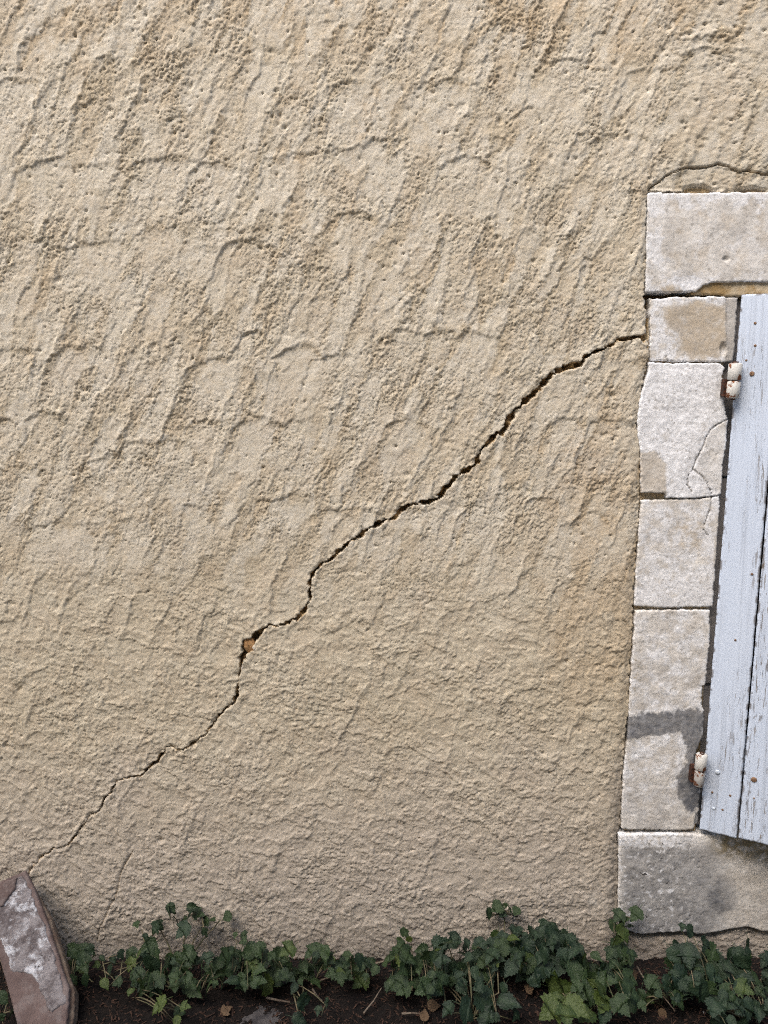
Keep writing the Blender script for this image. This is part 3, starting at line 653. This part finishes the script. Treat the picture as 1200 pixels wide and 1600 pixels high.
part_of_sur(dressed('jamb_block', [(1002,782),(1040,780.5),(1084,780),(1110,778),(1124,774),(1124,790),(1121,835),(1118,880),(1113,948),(1050,949),(991,948),(993,920),(995,880),(999,820)], sur, -0.001, 0.26, 500, paint=p_c, rough=0.8, cracks=[[(1112,776,.9),(1110,792,.9),(1105,808,.8),(1100,820,.6)], [(1098,826,.4),(1106,836,.4)]]))
part_of_sur(dressed('jamb_block', [(993,954),(1050,953),(1109,953),(1108,970),(1109,1000),(1104,1040),(1102,1070),(1096,1072),(1097,1100),(1100,1125),(1098,1150),(1088,1170),(1085,1185),(1084,1215),(1094,1225),(1092,1262),(1086,1276),(1084,1296),(1040,1297),(1010,1296),(971,1295),(973,1240),(976,1190),(982,1150),(983,1110),(988,1030)], sur, -0.002, 0.26, 600, paint=p_d, rough=1.0, edge=3.5))
part_of_sur(dressed('jamb_block', [(1080,1240),(1094,1240),(1093,1290),(1083,1294)], sur, 0.014, 0.26, 650, rough=1.2))
part_of_sur(dressed('sill', [(967,1302),(1030,1301),(1100,1303),(1330,1303),(1330,1456),(1190,1454),(1165,1446),(1150,1448),(1100,1458),(1060,1454),(1000,1458),(966,1450),(966,1400)], sur, -0.006, 0.26, 700, paint=p_sill, rough=0.9, d=0.0028, edge=2.4, rnd=4,
    hf=lambda x, y: -1.5 * ss(.2, .5, N2(x, y, 730, 8, 3)) * ss(1150, 1060, x) - 2.5 * ss(1312, 1302, y) * ss(.0, .5, N2(x, y, 731, 14) + .2)))
part_of_sur(link('mortar_bed', sheet('mortar_bed', *np.broadcast_arrays(*[np.array(a, float) for a in ([[0.676, 0.875], [0.676, 0.875]], [[.014, .014], [.014, .014]], [[0.30, 0.30], [1.806, 1.806]])]), None, 0.20, dict(inner=np.zeros((2, 2)))), MO, sur))

# rebate behind the shutter: recessed grey stone / wooden window frame, seen as a strip in the gap
fr = tag(empty('window_frame', (1.25, 0.10, 0.37)), 'shadowed grey wooden window frame behind the ajar blue shutter', 'window frame')
def fpart(name, *a, mat=None):
    o = link(name, boxmesh(name, *a), mat or MG, fr); o.matrix_parent_inverse = Matrix.Translation(-Vector(fr.location)); return o
fpart('stile', 0.868, 0.935, 0.024, 0.12, 1.36, 1.815); fpart('stile', 0.866, 0.935, 0.022, 0.12, 0.79, 1.355); fpart('stile', 0.866, 0.935, 0.026, 0.12, 0.372, 0.785)
fpart('stile', 1.565, 1.63, 0.052, 0.12, 0.372, 1.815); fpart('rail', 0.937, 1.563, 0.055, 0.118, 0.372, 0.45); fpart('rail', 0.937, 1.563, 0.055, 0.118, 1.75, 1.815)
fpart('mullion', 1.225, 1.275, 0.055, 0.118, 0.452, 1.748)
gm = NT('dark_glass'); gm.b.inputs['Roughness'].default_value = 0.08; gm.out((0.012, 0.014, 0.016), 0.08)
fpart('pane', 0.937, 1.223, 0.080, 0.086, 0.452, 1.748, mat=gm.m).data; fpart('pane', 1.277, 1.563, 0.080, 0.086, 0.452, 1.748, mat=gm.m)

# far jamb, outside the picture
for i, (z0, z1) in enumerate([(0.372, 0.80), (0.806, 1.28), (1.286, 1.815)]):
    o = link('jamb_block', boxmesh('jamb_block', 1.63, 1.85, 0.0, 0.26, z0, z1, 0.006), MS, sur); part_of_sur(o)

# ------------------------------------------------------------------ shutter
PHI = math.radians(27.0)
HX, HY = 0.886, -0.014
SD = np.array([math.cos(PHI), -math.sin(PHI), 0.0]); SN = np.array([-math.sin(PHI), -math.cos(PHI), 0.0])
shut = tag(empty('shutter', (HX, HY, 0.378)), 'pale blue flaking plank shutter standing slightly open on rusty hinges', 'shutter')
SM = Matrix(((SD[0], -SN[0], 0, HX), (SD[1], -SN[1], 0, HY), (0, 0, 1, 0.378), (0, 0, 0, 1)))
shut.matrix_world = SM; shut.location = (HX, HY, 0.378); shut.rotation_euler = (0, 0, -PHI)
def s_uv(px, py):                           # point on the outer face of the shutter in its own coordinates
    p = PPL(px, py, (HX, HY, 0), SN) - np.array([HX, HY, 0.378]); return float(np.dot(p, SD)), float(p[2])
SAG = 0.0150
def plank(x0, x1, z0, z1, seed, worn):
    d = 0.003
    xs = np.linspace(x0, x1, max(4, int((x1 - x0) / d))); zs = np.linspace(z0, z1, 480)
    X, Z = np.meshgrid(xs, zs)
    e = np.minimum(np.minimum(X - x0, x1 - X), np.minimum(Z - z0, z1 - Z)) * 1000
    H = 0.35 * fbm(X * 90, Z * 3.2, seed, 3) + 0.8 * fbm(X * 6, Z * 1.2, seed + 3, 2) - 2.2 * ss(3.5, 0, e) - worn * 0.8 * ss(.2, .6, perlin(X * 150, Z * 5, seed + 4))
    tw = 0.9 * fbm(Z * 2.0, Z * 0 + seed, seed + 7, 2)
    ed = ss(0.1, 0.3, perlin(X * 40, Z * 30, seed + 5) + 0.6 * perlin(X * 90, Z * 90, seed + 6) + 0.40 * ss(6, 0, e) - 0.25)
    A = dict(worn=np.full_like(X, worn) + 0.3 * ss(0.35, 0.0, Z - z0), bare=np.maximum(ed * ss(6, 2, e) * 0.9, worn * 1.3 * ss(0.50, 0.62, perlin(X * 75, Z * 9, seed + 11) + 0.2 * perlin(X * 200, Z * 60, seed + 12))))
    X = X + 0.0008 * fbm(Z * 14, X * 4, seed + 9, 2) * (e < 3)
    me = sheet('plank', X + SAG * (Z - 0.72), -(H + tw) * 0.001, Z - SAG * X, None, 0.026, A)
    return link('plank', me, MP, shut)
w1 = s_uv(1152, 1313)[0] + SAG * 0.72
ztop, zbot = 1.825 - 0.378, 0.0
edges = [0.0, w1, w1 + 0.112, w1 + 0.225, w1 + 0.335]
for i in range(4):
    plank(edges[i] + (0 if i == 0 else 0.0017), edges[i + 1] - 0.0017, zbot + 0.003 * (i % 2), ztop - 0.003 * ((i + 1) % 2), 800 + 20 * i, [0.0, 0.55, 0.3, 0.2][i])
for z in (0.18, 1.18):
    link('ledge', boxmesh('ledge', 0.03, edges[4] - 0.02, 0.0263, 0.050, z, z + 0.10), MP, shut)
def screw(px, py, r, mat, dome):
    u, v = s_uv(px, py)
    V, F = lathe([(r, 0.0), (r * 0.95, dome * 0.55), (r * 0.6, dome), (0.0005, dome * 1.05)], 10)
    V = [(u + x, -0.0006 - z, v + y) for x, y, z in V]
    link('nail', raw_mesh('nail', V, [f[::-1] for f in F], smooth=True), mat, shut)
for a in [(1180,505,.0034,M_RUST,.0008),(1180,540,.0034,M_RUST,.0008),(1175,584,.0062,M_RUST,.002),(1175,897,.0034,M_RUST,.0008),(1121,1206,.0065,M_PNAIL,.0035),(1113,1238,.0032,M_RUST,.0007),
          (1141,1243,.0032,M_RUST,.0007),(1115,1263,.004,M_PNAIL,.002),(1129,1265,.003,M_RUST,.001),(1178,1218,.0075,M_RUST,.0025),(1166,563,.0028,M_RUST,.001),(1149,1000,.003,M_RUST,.001),(1178,1247,.0022,M_RUST,.001)]: screw(*a)
def hinge(px, py, tilt, hgt, wid, rusty):
    c = P(px, py, -0.034)
    h = empty('hinge', (0, 0, 0)); h.parent = shut; h.matrix_parent_inverse = shut.matrix_world.inverted() if False else Matrix.Identity(4)
    M = SM.inverted() @ Matrix.Translation(Vector(c)) @ Matrix.Rotation(tilt, 4, 'Y')
    h.matrix_local = M
    R = wid / 2
    def knuckle(z0, z1, r, rust, sq):
        V, F = lathe([(0.0004, z0), (r * .8, z0), (r, z0 + .0025), (r, z1 - .0025), (r * .8, z1), (0.0004, z1)], 16)
        V2 = []
        for x, y, z in V:                     # slightly squared barrel wrapped from strap iron
            a = math.atan2(y, x); k = 1 + sq * (abs(math.cos(2 * a)) - .5) * .25; V2.append((x * k, y * k, z))
        o = link('knuckle', raw_mesh('knuckle', V2, F, dict(rust=[rust] * len(V2))), MH, h); o.data.polygons.foreach_set('use_smooth', np.ones(len(F), bool)); return o
    knuckle(0.0008, hgt / 2, R, 0.0, 0.25)
    knuckle(-hgt / 2, -0.0008, R * (.97 if not rusty else .9), 0.4 if rusty else 0.0, 0.25)
    V, F = tube([(0, 0, -hgt / 2 - .004), (0, 0, hgt / 2 + .004)], R * .42, 10)
    link('pin', raw_mesh('pin', V + [], F, dict(rust=[1.0] * len(V))), MH, h)
    me = boxmesh('leaf_plate', -R * 1.2, -R * .2, R * .55, R * .55 + .02, -hgt / 2 + .004, hgt / 2 * .1, .001)
    at = me.attributes.new('rust', 'FLOAT', 'POINT'); at.data.foreach_set('value', np.ones(len(me.vertices), np.float32))
    link('leaf_plate', me, MH, h)
hinge(1147, 595, math.radians(2.0), 0.088, 0.033, False)
hinge(1094, 1203, math.radians(3.0), 0.092, 0.030, True)

# ------------------------------------------------------------------ terracotta channel tile leaning on the wall
def make_tile():
    t = tag(empty('terracotta_slab', tuple(PG(70, 1640, 0.0))), 'mortar-crusted red terracotta slab leaning against the wall', 'terracotta slab')
    top = np.array([0, -0.055, 0.262]); bot = np.array([0, -0.34, 0.0])
    ax = (bot - top) / np.linalg.norm(bot - top); n = np.cross([1, 0, 0], ax); n = n if n[1] < 0 else -n
    n = n + np.array([0.10, 0, 0]); n /= np.linalg.norm(n)
    p0 = P(45, 1362, -0.055)
    outline = [(-52,1392),(0,1378),(38,1362),(44,1358),(62,1400),(84,1468),(107,1540),(110,1570),(100,1640),(40,1652),(30,1610),(12,1540),(0,1470),(-20,1440)]
    outline = [(-50,1398),(0,1377),(40,1360),(52,1384),(70,1428),(90,1490),(108,1545),(107,1572),(100,1650),(36,1662),(24,1590),(6,1520),(-14,1455)]
    pts = [PPL(x, y, p0, n) for x, y in outline]
    ux = np.cross(ax, n); ux /= np.linalg.norm(ux); ux = ux if ux[0] > 0 else -ux; uy = np.cross(n, ux)
    c = np.mean(pts, 0)
    q = [(float(np.dot(p - c, ux)), float(np.dot(p - c, uy))) for p in pts]
    def slab(name, poly, z0, z1, mat, d=0.0035, edge=1.5, rough=0.6, attrs=None, seed=900, zf=None):
        xs = np.arange(min(a for a, b in poly) - .01, max(a for a, b in poly) + .01, d); ys = np.arange(min(b for a, b in poly) - .01, max(b for a, b in poly) + .01, d)
        X, Y = np.meshgrid(xs, ys); sd = poly_sd(X, Y, poly) * 1000 + edge * fbm(X * 35, Y * 35, seed, 3)
        H = rough * (1.4 * fbm(X * 30, Y * 30, seed + 1, 3) + .7 * perlin(X * 120, Y * 120, seed + 2)) - 4 * np.clip(1 + sd / 4, 0, 1) ** 2
        if zf is not None: H = H + zf(X, Y, sd)
        gy, gx = np.gradient(sd, ys, xs); gl = gx * gx + gy * gy + 1e-9; near = np.abs(sd) < d * 720
        X2 = np.where(near, X - sd * gx / gl, X); Y2 = np.where(near, Y - sd * gy / gl, Y)
        # sheet() carries edges back along y: build with (x, -height, y) and turn afterwards
        me = sheet(name, X2, -(z1 + H * .001), Y2, sd < d * 720, -z0, attrs)
        R = Matrix(((ux[0], -n[0], uy[0], c[0]), (ux[1], -n[1], uy[1], c[1]), (ux[2], -n[2], uy[2], c[2]), (0, 0, 0, 1)))
        me.transform(R)
        o = link(name, me, mat, t); o.matrix_parent_inverse = Matrix.Translation(-Vector(t.location)); return o
    m = NT('fired_clay')
    cc = m.mix(m.ramp(m.noise(18, 5, .65), .35, .65), (0.082, 0.058, 0.054), (0.125, 0.090, 0.083))
    cc = m.mix(m.math('MULTIPLY', m.ramp(m.noise(14, 7, .75), .45, .6), .6), cc, (0.17, 0.145, 0.14))
    m.bump(m.noise(180, 4, .7), .5, .0015); clay = m.out(cc, .9)
    m = NT('old_mortar')
    cc = m.mix(m.ramp(m.noise(26, 6, .7), .38, .62), (0.085, 0.072, 0.073), (0.20, 0.185, 0.19))
    cc = m.mix(m.ramp(m.noise(11, 6, .75), .51, .62), cc, (0.42, 0.43, 0.46))
    cc = m.mix(m.ramp(m.noise(90, 4, .6), .64, .70), cc, (0.055, 0.05, 0.05))
    m.bump(m.noise(140, 5, .7), .7, .003); mort = m.out(cc, .95)
    m = NT('dusty_clay_edge')
    cc = m.mix(m.ramp(m.noise(40, 5, .65), .35, .65), (0.095, 0.065, 0.05), (0.17, 0.135, 0.105))
    m.bump(m.noise(150, 4, .7), .5, .002); dust = m.out(cc, .95)
    slab('body', q, -0.030, 0.0, clay, seed=900)
    # second layer behind, a little larger on the right: the dusty flank
    q2 = [(x + (0.012 if x > 0 else -0.002), y - 0.004) for x, y in q]
    slab('flank', q2, -0.062, -0.016, dust, seed=930, edge=2.0)
    mo = [(-60,1405),(6,1381),(36,1366),(48,1392),(66,1436),(84,1488),(100,1548),(104,1566),(96,1572),(88,1580),(80,1586),(72,1574),(66,1558),(62,1542),(50,1524),(36,1520),(20,1522),(12,1498),(4,1470),(-16,1445)]
    mp_ = [PPL(x, y, p0, n) for x, y in mo]; mq = [(float(np.dot(p - c, ux)), float(np.dot(p - c, uy))) for p in mp_]
    slab('mortar_crust', mq, -0.004, 0.0025, mort, d=0.003, edge=9, rough=1.6, seed=950, zf=lambda X, Y, sd: 2.5 * fbm(X * 16, Y * 16, 961, 3))
    hi = [PPL(x, y, p0, n) for x, y in [(-60,1404),(0,1380),(28,1371),(24,1388),(6,1416),(-20,1430)]]
    slab('clay_scar', [(float(np.dot(p - c, ux)), float(np.dot(p - c, uy))) for p in hi], 0.001, 0.0075, clay, d=0.003, edge=4, seed=970)
make_tile()

# ------------------------------------------------------------------ small things lying on the soil
def pebble(name, px, py, rx, ry, rz, label, cat, mat, seed, h=0.0, group=None):
    p = PG(px, py, h); r = random.Random(seed); V = []; F = []; seg, ring = 12, 7
    for i in range(ring):
        t = -math.pi / 2 + math.pi * i / (ring - 1)
        for k in range(seg):
            a = 2 * math.pi * k / seg; q = 1 + (r.uniform(-.14, .14) if 0 < i < ring - 1 else 0)
            V.append((rx * math.cos(t) * math.cos(a) * q, ry * math.cos(t) * math.sin(a) * q, rz * math.sin(t) * (1 + r.uniform(-.1, .1))))
    for i in range(ring - 1):
        for k in range(seg): F.append((i * seg + k, i * seg + (k + 1) % seg, (i + 1) * seg + (k + 1) % seg, (i + 1) * seg + k))
    o = link(name, raw_mesh(name, V, F), mat); o.location = (p[0], p[1], h + soil_z(p[0], p[1]) + rz * .25); o.rotation_euler = (0, 0, r.uniform(0, 3)); tag(o, label, cat, group)
pebble('stone', 410, 1590, .062, .045, .006, 'flat grey stone half buried in bare soil, left of centre', 'stone', M_PEB, 1)
pebble('stone', 252, 1541, .028, .02, .016, 'small grey stone under the left wall creeper', 'stone', M_PEB, 2)
pebble('stone', 1132, 1534, .045, .03, .022, 'bluish grey stone among leaves below the window sill', 'stone', M_PEB, 3)
pebble('stone', 440, 1532, .03, .02, .014, 'dark grey stone at the wall foot behind low leaves', 'stone', M_PEB, 6)
pebble('white_chip', 1100, 1585, .007, .005, .004, 'tiny white chip on dark soil below the sill', 'chip', M_WHITE, 4)
pebble('white_chip', 928, 1552, .0045, .0045, .004, 'tiny white speck between leaves left of the sill', 'chip', M_WHITE, 5, 0.05)
def twig(pts, r, label, h=0.02):
    Q = [PG(x, y, h + k) for x, y, k in pts]
    for q in Q: q[2] = max(q[2], soil_z(q[0], q[1]) + r)
    V, F = tube(Q, r, 6, r * .6); tag(link('twig', raw_mesh('twig', V, F), M_TWIG), label, 'twig')
twig([(416,1559,0),(435,1563,.004),(453,1566,0)], .0032, 'short pale twig on the soil left of centre')
twig([(486,1538,.0),(505,1530,.02),(530,1524,.02)], .003, 'thin dry twig rising toward the middle leaf clump')
twig([(488,1545,.03),(495,1556,.015),(503,1564,0)], .003, 'bleached stub of twig below the middle leaf clump')
twig([(628,1584,0),(645,1583,.004),(660,1584,0)], .003, 'straight pale stick beside the curled dry leaf')
twig([(568,1583,0),(583,1565,.01),(596,1544,.02)], .0025, 'slender grey twig leaning left of the right leaf mass')
twig([(586,1506,.05),(620,1496,.07),(655,1502,.06),(690,1522,.04)], .0028, 'long grey runner arching over the centre leaves')
twig([(776,1504,.05),(792,1497,.055),(806,1491,.06)], .003, 'broken straw-coloured stalk in the right leaf mass')
twig([(945,1600,.0),(960,1575,.03),(980,1560,.05),(1010,1550,.04)], .0025, 'curved pale runner at the bottom right of centre')
twig([(995,1510,.05),(1010,1535,.04),(1035,1555,.03),(1055,1580,.01)], .0025, 'brown stem falling across soil below the sill')
twig([(1045,1503,.06),(1062,1510,.06),(1075,1521,.05)], .0025, 'short arching stem under the sill corner')

def leaf_mesh(kind, seed, mats_vein=True):
    r = random.Random(seed)
    if kind == 'lobed': half = [(.0,.0),(.12,-.10),(.30,-.10),(.36,.02),(.47,.06),(.46,.17),(.60,.26),(.52,.34),(.62,.50),(.44,.47),(.27,.46),(.34,.56),(.25,.62),(.29,.73),(.17,.77),(.15,.88),(0,1.06)]
    elif kind == 'ovate': half = [(.0,.0),(.14,-.03),(.30,.05),(.30,.13),(.42,.22),(.37,.30),(.44,.41),(.36,.47),(.38,.58),(.27,.63),(.27,.74),(.16,.78),(.12,.90),(0,1.08)]
    else: half = [(.0,.0),(.2,-.12),(.40,-.08),(.42,.04),(.56,.10),(.50,.20),(.62,.34),(.49,.40),(.51,.54),(.36,.55),(.37,.70),(.22,.70),(.17,.84),(0,.98)]
    V = []; F = []; vein = []
    fold = r.uniform(.12, .34); curl = r.uniform(.05, .32); wav = r.uniform(.0, .05); tw = r.uniform(-.2, .2)
    def z(x, y): return fold * abs(x) - curl * y * y + wav * math.sin(9 * y + 6 * x) + tw * x * y - .25 * x * x
    n = len(half)
    for x, y in half: V.append((0, max(0, min(1, y)) if 0 < y < 1 else y, z(0, y))); vein.append(1.0)
    for s in (1, -1):
        for x, y in half: V.append((s * x * .5, y * .96 + .02, z(s * x * .5, y))); vein.append(0.12)
        for x, y in half:
            xx = s * x * (1 + r.uniform(-.05, .05)); V.append((xx, y, z(xx, y))); vein.append(0.0)
    for si in range(2):
        a = n + si * 2 * n; b = a + n
        for i in range(n - 1):
            for (p, q) in ((0, a), (a, b)):
                f = (p + i, q + i, q + i + 1, p + i + 1); F.append(f if si == 0 else f[::-1])
    # stalk
    k = len(V); st = [(0, 0, 0), (0.0, -.22, -.05), (.02, -.45, -.16)]
    T, G = tube(st, .018, 3)
    V += [tuple(t) for t in T]; vein += [1.0] * len(T); F += [tuple(k + i for i in g) for g in G]
    me = bpy.data.meshes.new('leaf'); me.from_pydata([tuple(map(float, v)) for v in V], [], F)
    at = me.attributes.new('vein', 'FLOAT', 'POINT'); at.data.foreach_set('value', np.array(vein, np.float32))
    me.polygons.foreach_set('use_smooth', np.ones(len(F), bool)); me.update()
    return me
LM = {}
for nm, mt in (('d', M_LEAF), ('b', M_LEAFB), ('y', M_LEAFY), ('t', M_DRY)):
    LM[nm] = []
    for i, kd in enumerate(['lobed', 'ovate', 'round', 'lobed', 'ovate', 'lobed', 'lobed']):
        me = leaf_mesh(kd, 100 + i * 7 + ord(nm)); me.materials.append(mt); LM[nm].append(me)
def leaf_matrix(pos, normal, tip, size):
    n = Vector(normal).normalized(); t = Vector(tip); t = (t - n * t.dot(n)).normalized(); x = t.cross(n)
    return Matrix(((x.x * size, t.x * size, n.x * size, pos[0]), (x.y * size, t.y * size, n.y * size, pos[1]), (x.z * size, t.z * size, n.z * size, pos[2]), (0, 0, 0, 1)))
def spot(px, py, h, r):
    p = PG(px, py, h)
    if p[1] > -0.025: p = P(px, py, -0.02 - r.uniform(0, .035))
    return p
def plant(label, leaves, seed, tone='d', stems=(), spread=0.02, name='creeper'):
    """leaves: list of (px, py, size_px); a real plant with root, stems and single leaves"""
    r = random.Random(seed)
    xs = [a[0] for a in leaves]; cx = sum(xs) / len(xs); low = max(a[1] for a in leaves)
    root = PG(cx, max(1515, min(1590, low)), 0.0); root[2] = soil_z(root[0], root[1])
    e = tag(empty(name, tuple(root)), label, 'creeper', 'creepers along the foot of the wall')
    inv = Matrix.Translation(-Vector(root))
    pts = []
    for (px, py, sz) in leaves:
        h = r.uniform(.035, .11) if py > 1500 else r.uniform(.08, .14)
        p = spot(px, py, h, r); p[2] = max(p[2], soil_z(p[0], p[1]) + .015); pts.append(p)
        dist = np.linalg.norm(p - CAM); size = 0.54 * sz / FPX * dist * r.choice([.65, .8, .95, 1.05, 1.2, 1.35])
        nrm = (r.gauss(0, .55), -0.60 + r.gauss(0, .35), 0.75 + r.gauss(0, .30))
        a = r.gauss(-math.pi / 2, 1.0); tip = (math.cos(a), -.35, math.sin(a) * .7 - .1)
        tn = tone if r.random() < .68 else r.choice('dddbby')
        me = r.choice(LM[tn])
        o = bpy.data.objects.new('leaf', me); COL.objects.link(o); o.parent = e
        c = p - np.array(Vector(tip).normalized()) * size * .5
        o.matrix_local = inv @ leaf_matrix(c, nrm, tip, size)
    # stems: root to groups of leaves
    order = sorted(range(len(pts)), key=lambda i: pts[i][0])
    k = max(1, len(pts) // 5)
    for g in range(0, len(order), max(3, len(order) // k)):
        grp = [pts[i] for i in order[g:g + max(3, len(order) // k)]]
        grp.sort(key=lambda p: np.linalg.norm(p - root))
        path = [np.array(root)]
        for p in grp: path.append(p + np.array([r.uniform(-.008, .008), .012, -.022]))
        out = []
        for a, b in zip(path[:-1], path[1:]):
            for t in (0, .33, .66): out.append(a + (b - a) * t + np.array([0, 0, .012 * math.sin(t * math.pi)]))
        out.append(path[-1])
        V, F = tube(out, .0022, 5, .0012)
        o = link('stem', raw_mesh('stem', V, F, smooth=True), M_STEM, e); o.matrix_parent_inverse = inv
    return e
def scatter(n, x0, x1, y0, y1, s0, s1, seed, shape=0):
    r = random.Random(seed); L = []; tries = 0
    while len(L) < n and tries < 4000:
        tries += 1
        x, y = r.uniform(x0, x1), r.uniform(y0, y1)
        if shape and ((x - (x0 + x1) / 2) / (x1 - x0) * 2) ** 2 + ((y - (y0 + y1) / 2) / (y1 - y0) * 2) ** 2 > 1.0: continue
        if any((x - a) ** 2 + (y - b) ** 2 < 45 for a, b, _ in L): continue
        L.append((x, y, r.uniform(s0, s1)))
    return L
plant('sprig of loose leaves climbing the wall above the left clumps',
      [(214,1446,26),(238,1452,30),(226,1464,22),(250,1447,26),(230,1480,34),(262,1428,24),(275,1436,26),(268,1420,22),(300,1418,28),(310,1426,24),(293,1428,22),(285,1456,30),(290,1442,22),(318,1441,24),(322,1457,24),(333,1440,20),(353,1433,26)], 1)
plant('yellow-green low leaves right beside the terracotta slab', [(160,1496,26),(178,1500,30),(168,1518,26),(164,1538,22),(182,1535,20),(192,1490,24),(205,1508,28),(215,1495,24),(150,1508,20)], 2, 'y')
plant('leafy clump of mixed greens under the left wall sprig', scatter(42, 205, 345, 1490, 1545, 24, 36, 3) + [(290,1530,46),(308,1548,40),(285,1515,34)], 3)
plant('dark leafy clump between the left clump and the bare soil', scatter(56, 335, 450, 1480, 1545, 24, 36, 4, 1) + [(378,1470,20),(368,1462,22),(384,1462,18),(395,1480,24)], 4)
plant('small bright seedling at the bottom edge, left of centre', [(245,1570,30),(258,1562,26),(280,1580,34),(290,1572,28),(276,1596,30),(212,1538,24),(206,1552,20)], 5, 'y')
plant('little leaf tuft against the wall in mid picture', scatter(28, 505, 590, 1490, 1535, 20, 32, 6, 1), 6)
plant('thin trailing leaves along the wall foot left of the middle tuft', scatter(16, 445, 510, 1486, 1530, 22, 34, 26), 26)
plant('sparse dark sprig on bare soil below the middle tuft', [(460,1545,32),(470,1535,26),(478,1570,34),(468,1592,36),(500,1580,26),(515,1566,22),(455,1530,22)], 7, 'b')
plant('upright clump with a raised top leaf, centre right', [(632,1462,30),(622,1476,28),(640,1470,26),(628,1484,28)] + scatter(45, 610, 690, 1482, 1548, 26, 40, 8), 8)
plant('broad blue-green leaves spilling toward the bottom centre', scatter(56, 685, 785, 1468, 1545, 26, 40, 9) + [(715,1560,46),(740,1575,44),(760,1568,44),(795,1570,40),(800,1585,36),(775,1590,34),(700,1580,34),(765,1590,40)], 9, 'b')
plant('small sprig standing alone above the right leaf mass', [(763,1428,24),(775,1420,24),(786,1428,28),(800,1422,24),(790,1416,20),(806,1425,18)], 10, stems=1)
plant('dense dark leaf mass against the wall, right of centre', scatter(92, 770, 905, 1450, 1525, 24, 38, 11, 1) + [(848,1447,24),(800,1452,26),(870,1458,26),(852,1510,44),(838,1535,48),(818,1500,34)], 11, 'b')
plant('yellowish toothed leaves in front of the right leaf mass', [(880,1540,52),(895,1520,40),(905,1548,40),(870,1560,36),(925,1540,36),(945,1555,46),(935,1570,40),(900,1575,44),(880,1590,40),(912,1592,44)], 12, 'y')
plant('leaves crowding the corner left of the stone sill', scatter(36, 895, 990, 1490, 1590, 28, 42, 13) + [(858,1580,44),(878,1572,38)], 13)
plant('tall sprig reaching up at the left corner of the sill', [(965,1432,24),(978,1440,28),(992,1430,26),(985,1450,24),(966,1462,34),(975,1478,40),(984,1492,34),(962,1448,24)], 14)
plant('clump rising in front of the sill underside', [(1066,1450,28),(1084,1456,22),(1060,1475,34),(1075,1488,36),(1068,1495,30),(1096,1475,26),(1100,1490,28)] + scatter(34, 1045, 1120, 1490, 1560, 26, 42, 15), 15, 'b')
plant('low leaves on the soil below the sill', scatter(13, 1000, 1065, 1520, 1575, 24, 36, 16) + [(1060,1565,40),(1050,1545,36)], 16)
plant('dark trailing leaves at the right edge of the picture', scatter(45, 1110, 1205, 1490, 1600, 26, 40, 17) + [(1164,1478,24),(1172,1492,26),(1130,1510,24)], 17, 'b')
plant('dim leaves in the gap beside the terracotta slab', scatter(13, 108, 145, 1478, 1535, 22, 30, 18), 18)
plant('few leaves at the left edge beneath the terracotta slab', [(4,1560,28),(14,1578,26),(2,1592,28),(-6,1575,26)], 19)

def dry_leaf(px, py, sz, label, kind, ang, h=0.012):
    p = PG(px, py, h); p[2] = soil_z(p[0], p[1]) + h; size = 0.58 * sz / FPX * np.linalg.norm(p - CAM)
    o = link('dry_leaf', LM['t'][kind], None); o.matrix_world = leaf_matrix(p, (.1, -.5, .8), (math.cos(ang), math.sin(ang), -.2), size); tag(o, label, 'leaf')
dry_leaf(668, 1574, 30, 'curled tan dry leaf on the soil at bottom centre', 1, .2)
dry_leaf(662, 1596, 26, 'brown pointed dry leaf at the very bottom centre', 4, 1.5)
dry_leaf(822, 1550, 20, 'small orange dead leaf inside the right leaf mass', 2, .4, .02)
dry_leaf(800, 1500, 26, 'withered brown leaf hanging in the right leaf mass', 1, -1.2, .06)
dry_leaf(348, 1582, 22, 'pale brown dry leaf on soil left of the flat stone', 0, .9)
dry_leaf(985, 1512, 26, 'crumpled straw coloured leaf beside the sill corner', 4, -1.3, .05)
dry_leaf(1030, 1580, 24, 'tan leaf scrap on soil below the sill', 1, -1.0)

def litter():
    r = random.Random(77); V = []; F = []
    for i in range(8000): V.append((r.uniform(-1.3, 1.3), r.uniform(-.42, .02)))
    A = np.array(V); x, y = A[:, 0], A[:, 1]
    z = 0.016 * fbm(x * 5, y * 5, 3, 3) + 0.012 * np.abs(fbm(x * 28, y * 28, 8, 3)) + 0.006 * np.abs(perlin(x * 90, y * 90, 4)) - 0.028 * ss(-0.16, 0.0, y)
    VV = []; FF = []
    for i in range(len(x)):
        L = r.uniform(.004, .016) * (2.2 if r.random() < .06 else 1); w = r.uniform(.0012, .004); a = r.uniform(0, 6.28); t = r.uniform(-.5, .7)
        dx, dy = math.cos(a), math.sin(a); k = len(VV); up = .002
        for s, q in ((-1, -1), (1, -1), (1, 1), (-1, 1)):
            VV.append((x[i] + s * L * .5 * dx - q * w * .5 * dy, y[i] + s * L * .5 * dy + q * w * .5 * dx, z[i] + up + s * L * .4 * t))
        VV.append((x[i], y[i], z[i] + up + w * .6))
        for j in range(4): FF.append((k + j, k + (j + 1) % 4, k + 4))
    o = link('leaf_litter', raw_mesh('leaf_litter', VV, FF), M_LITTER)
    o['kind'] = 'stuff'; o['label'] = 'crumbled brown leaf litter and bark chips over dark soil'; o['category'] = 'litter'
litter()
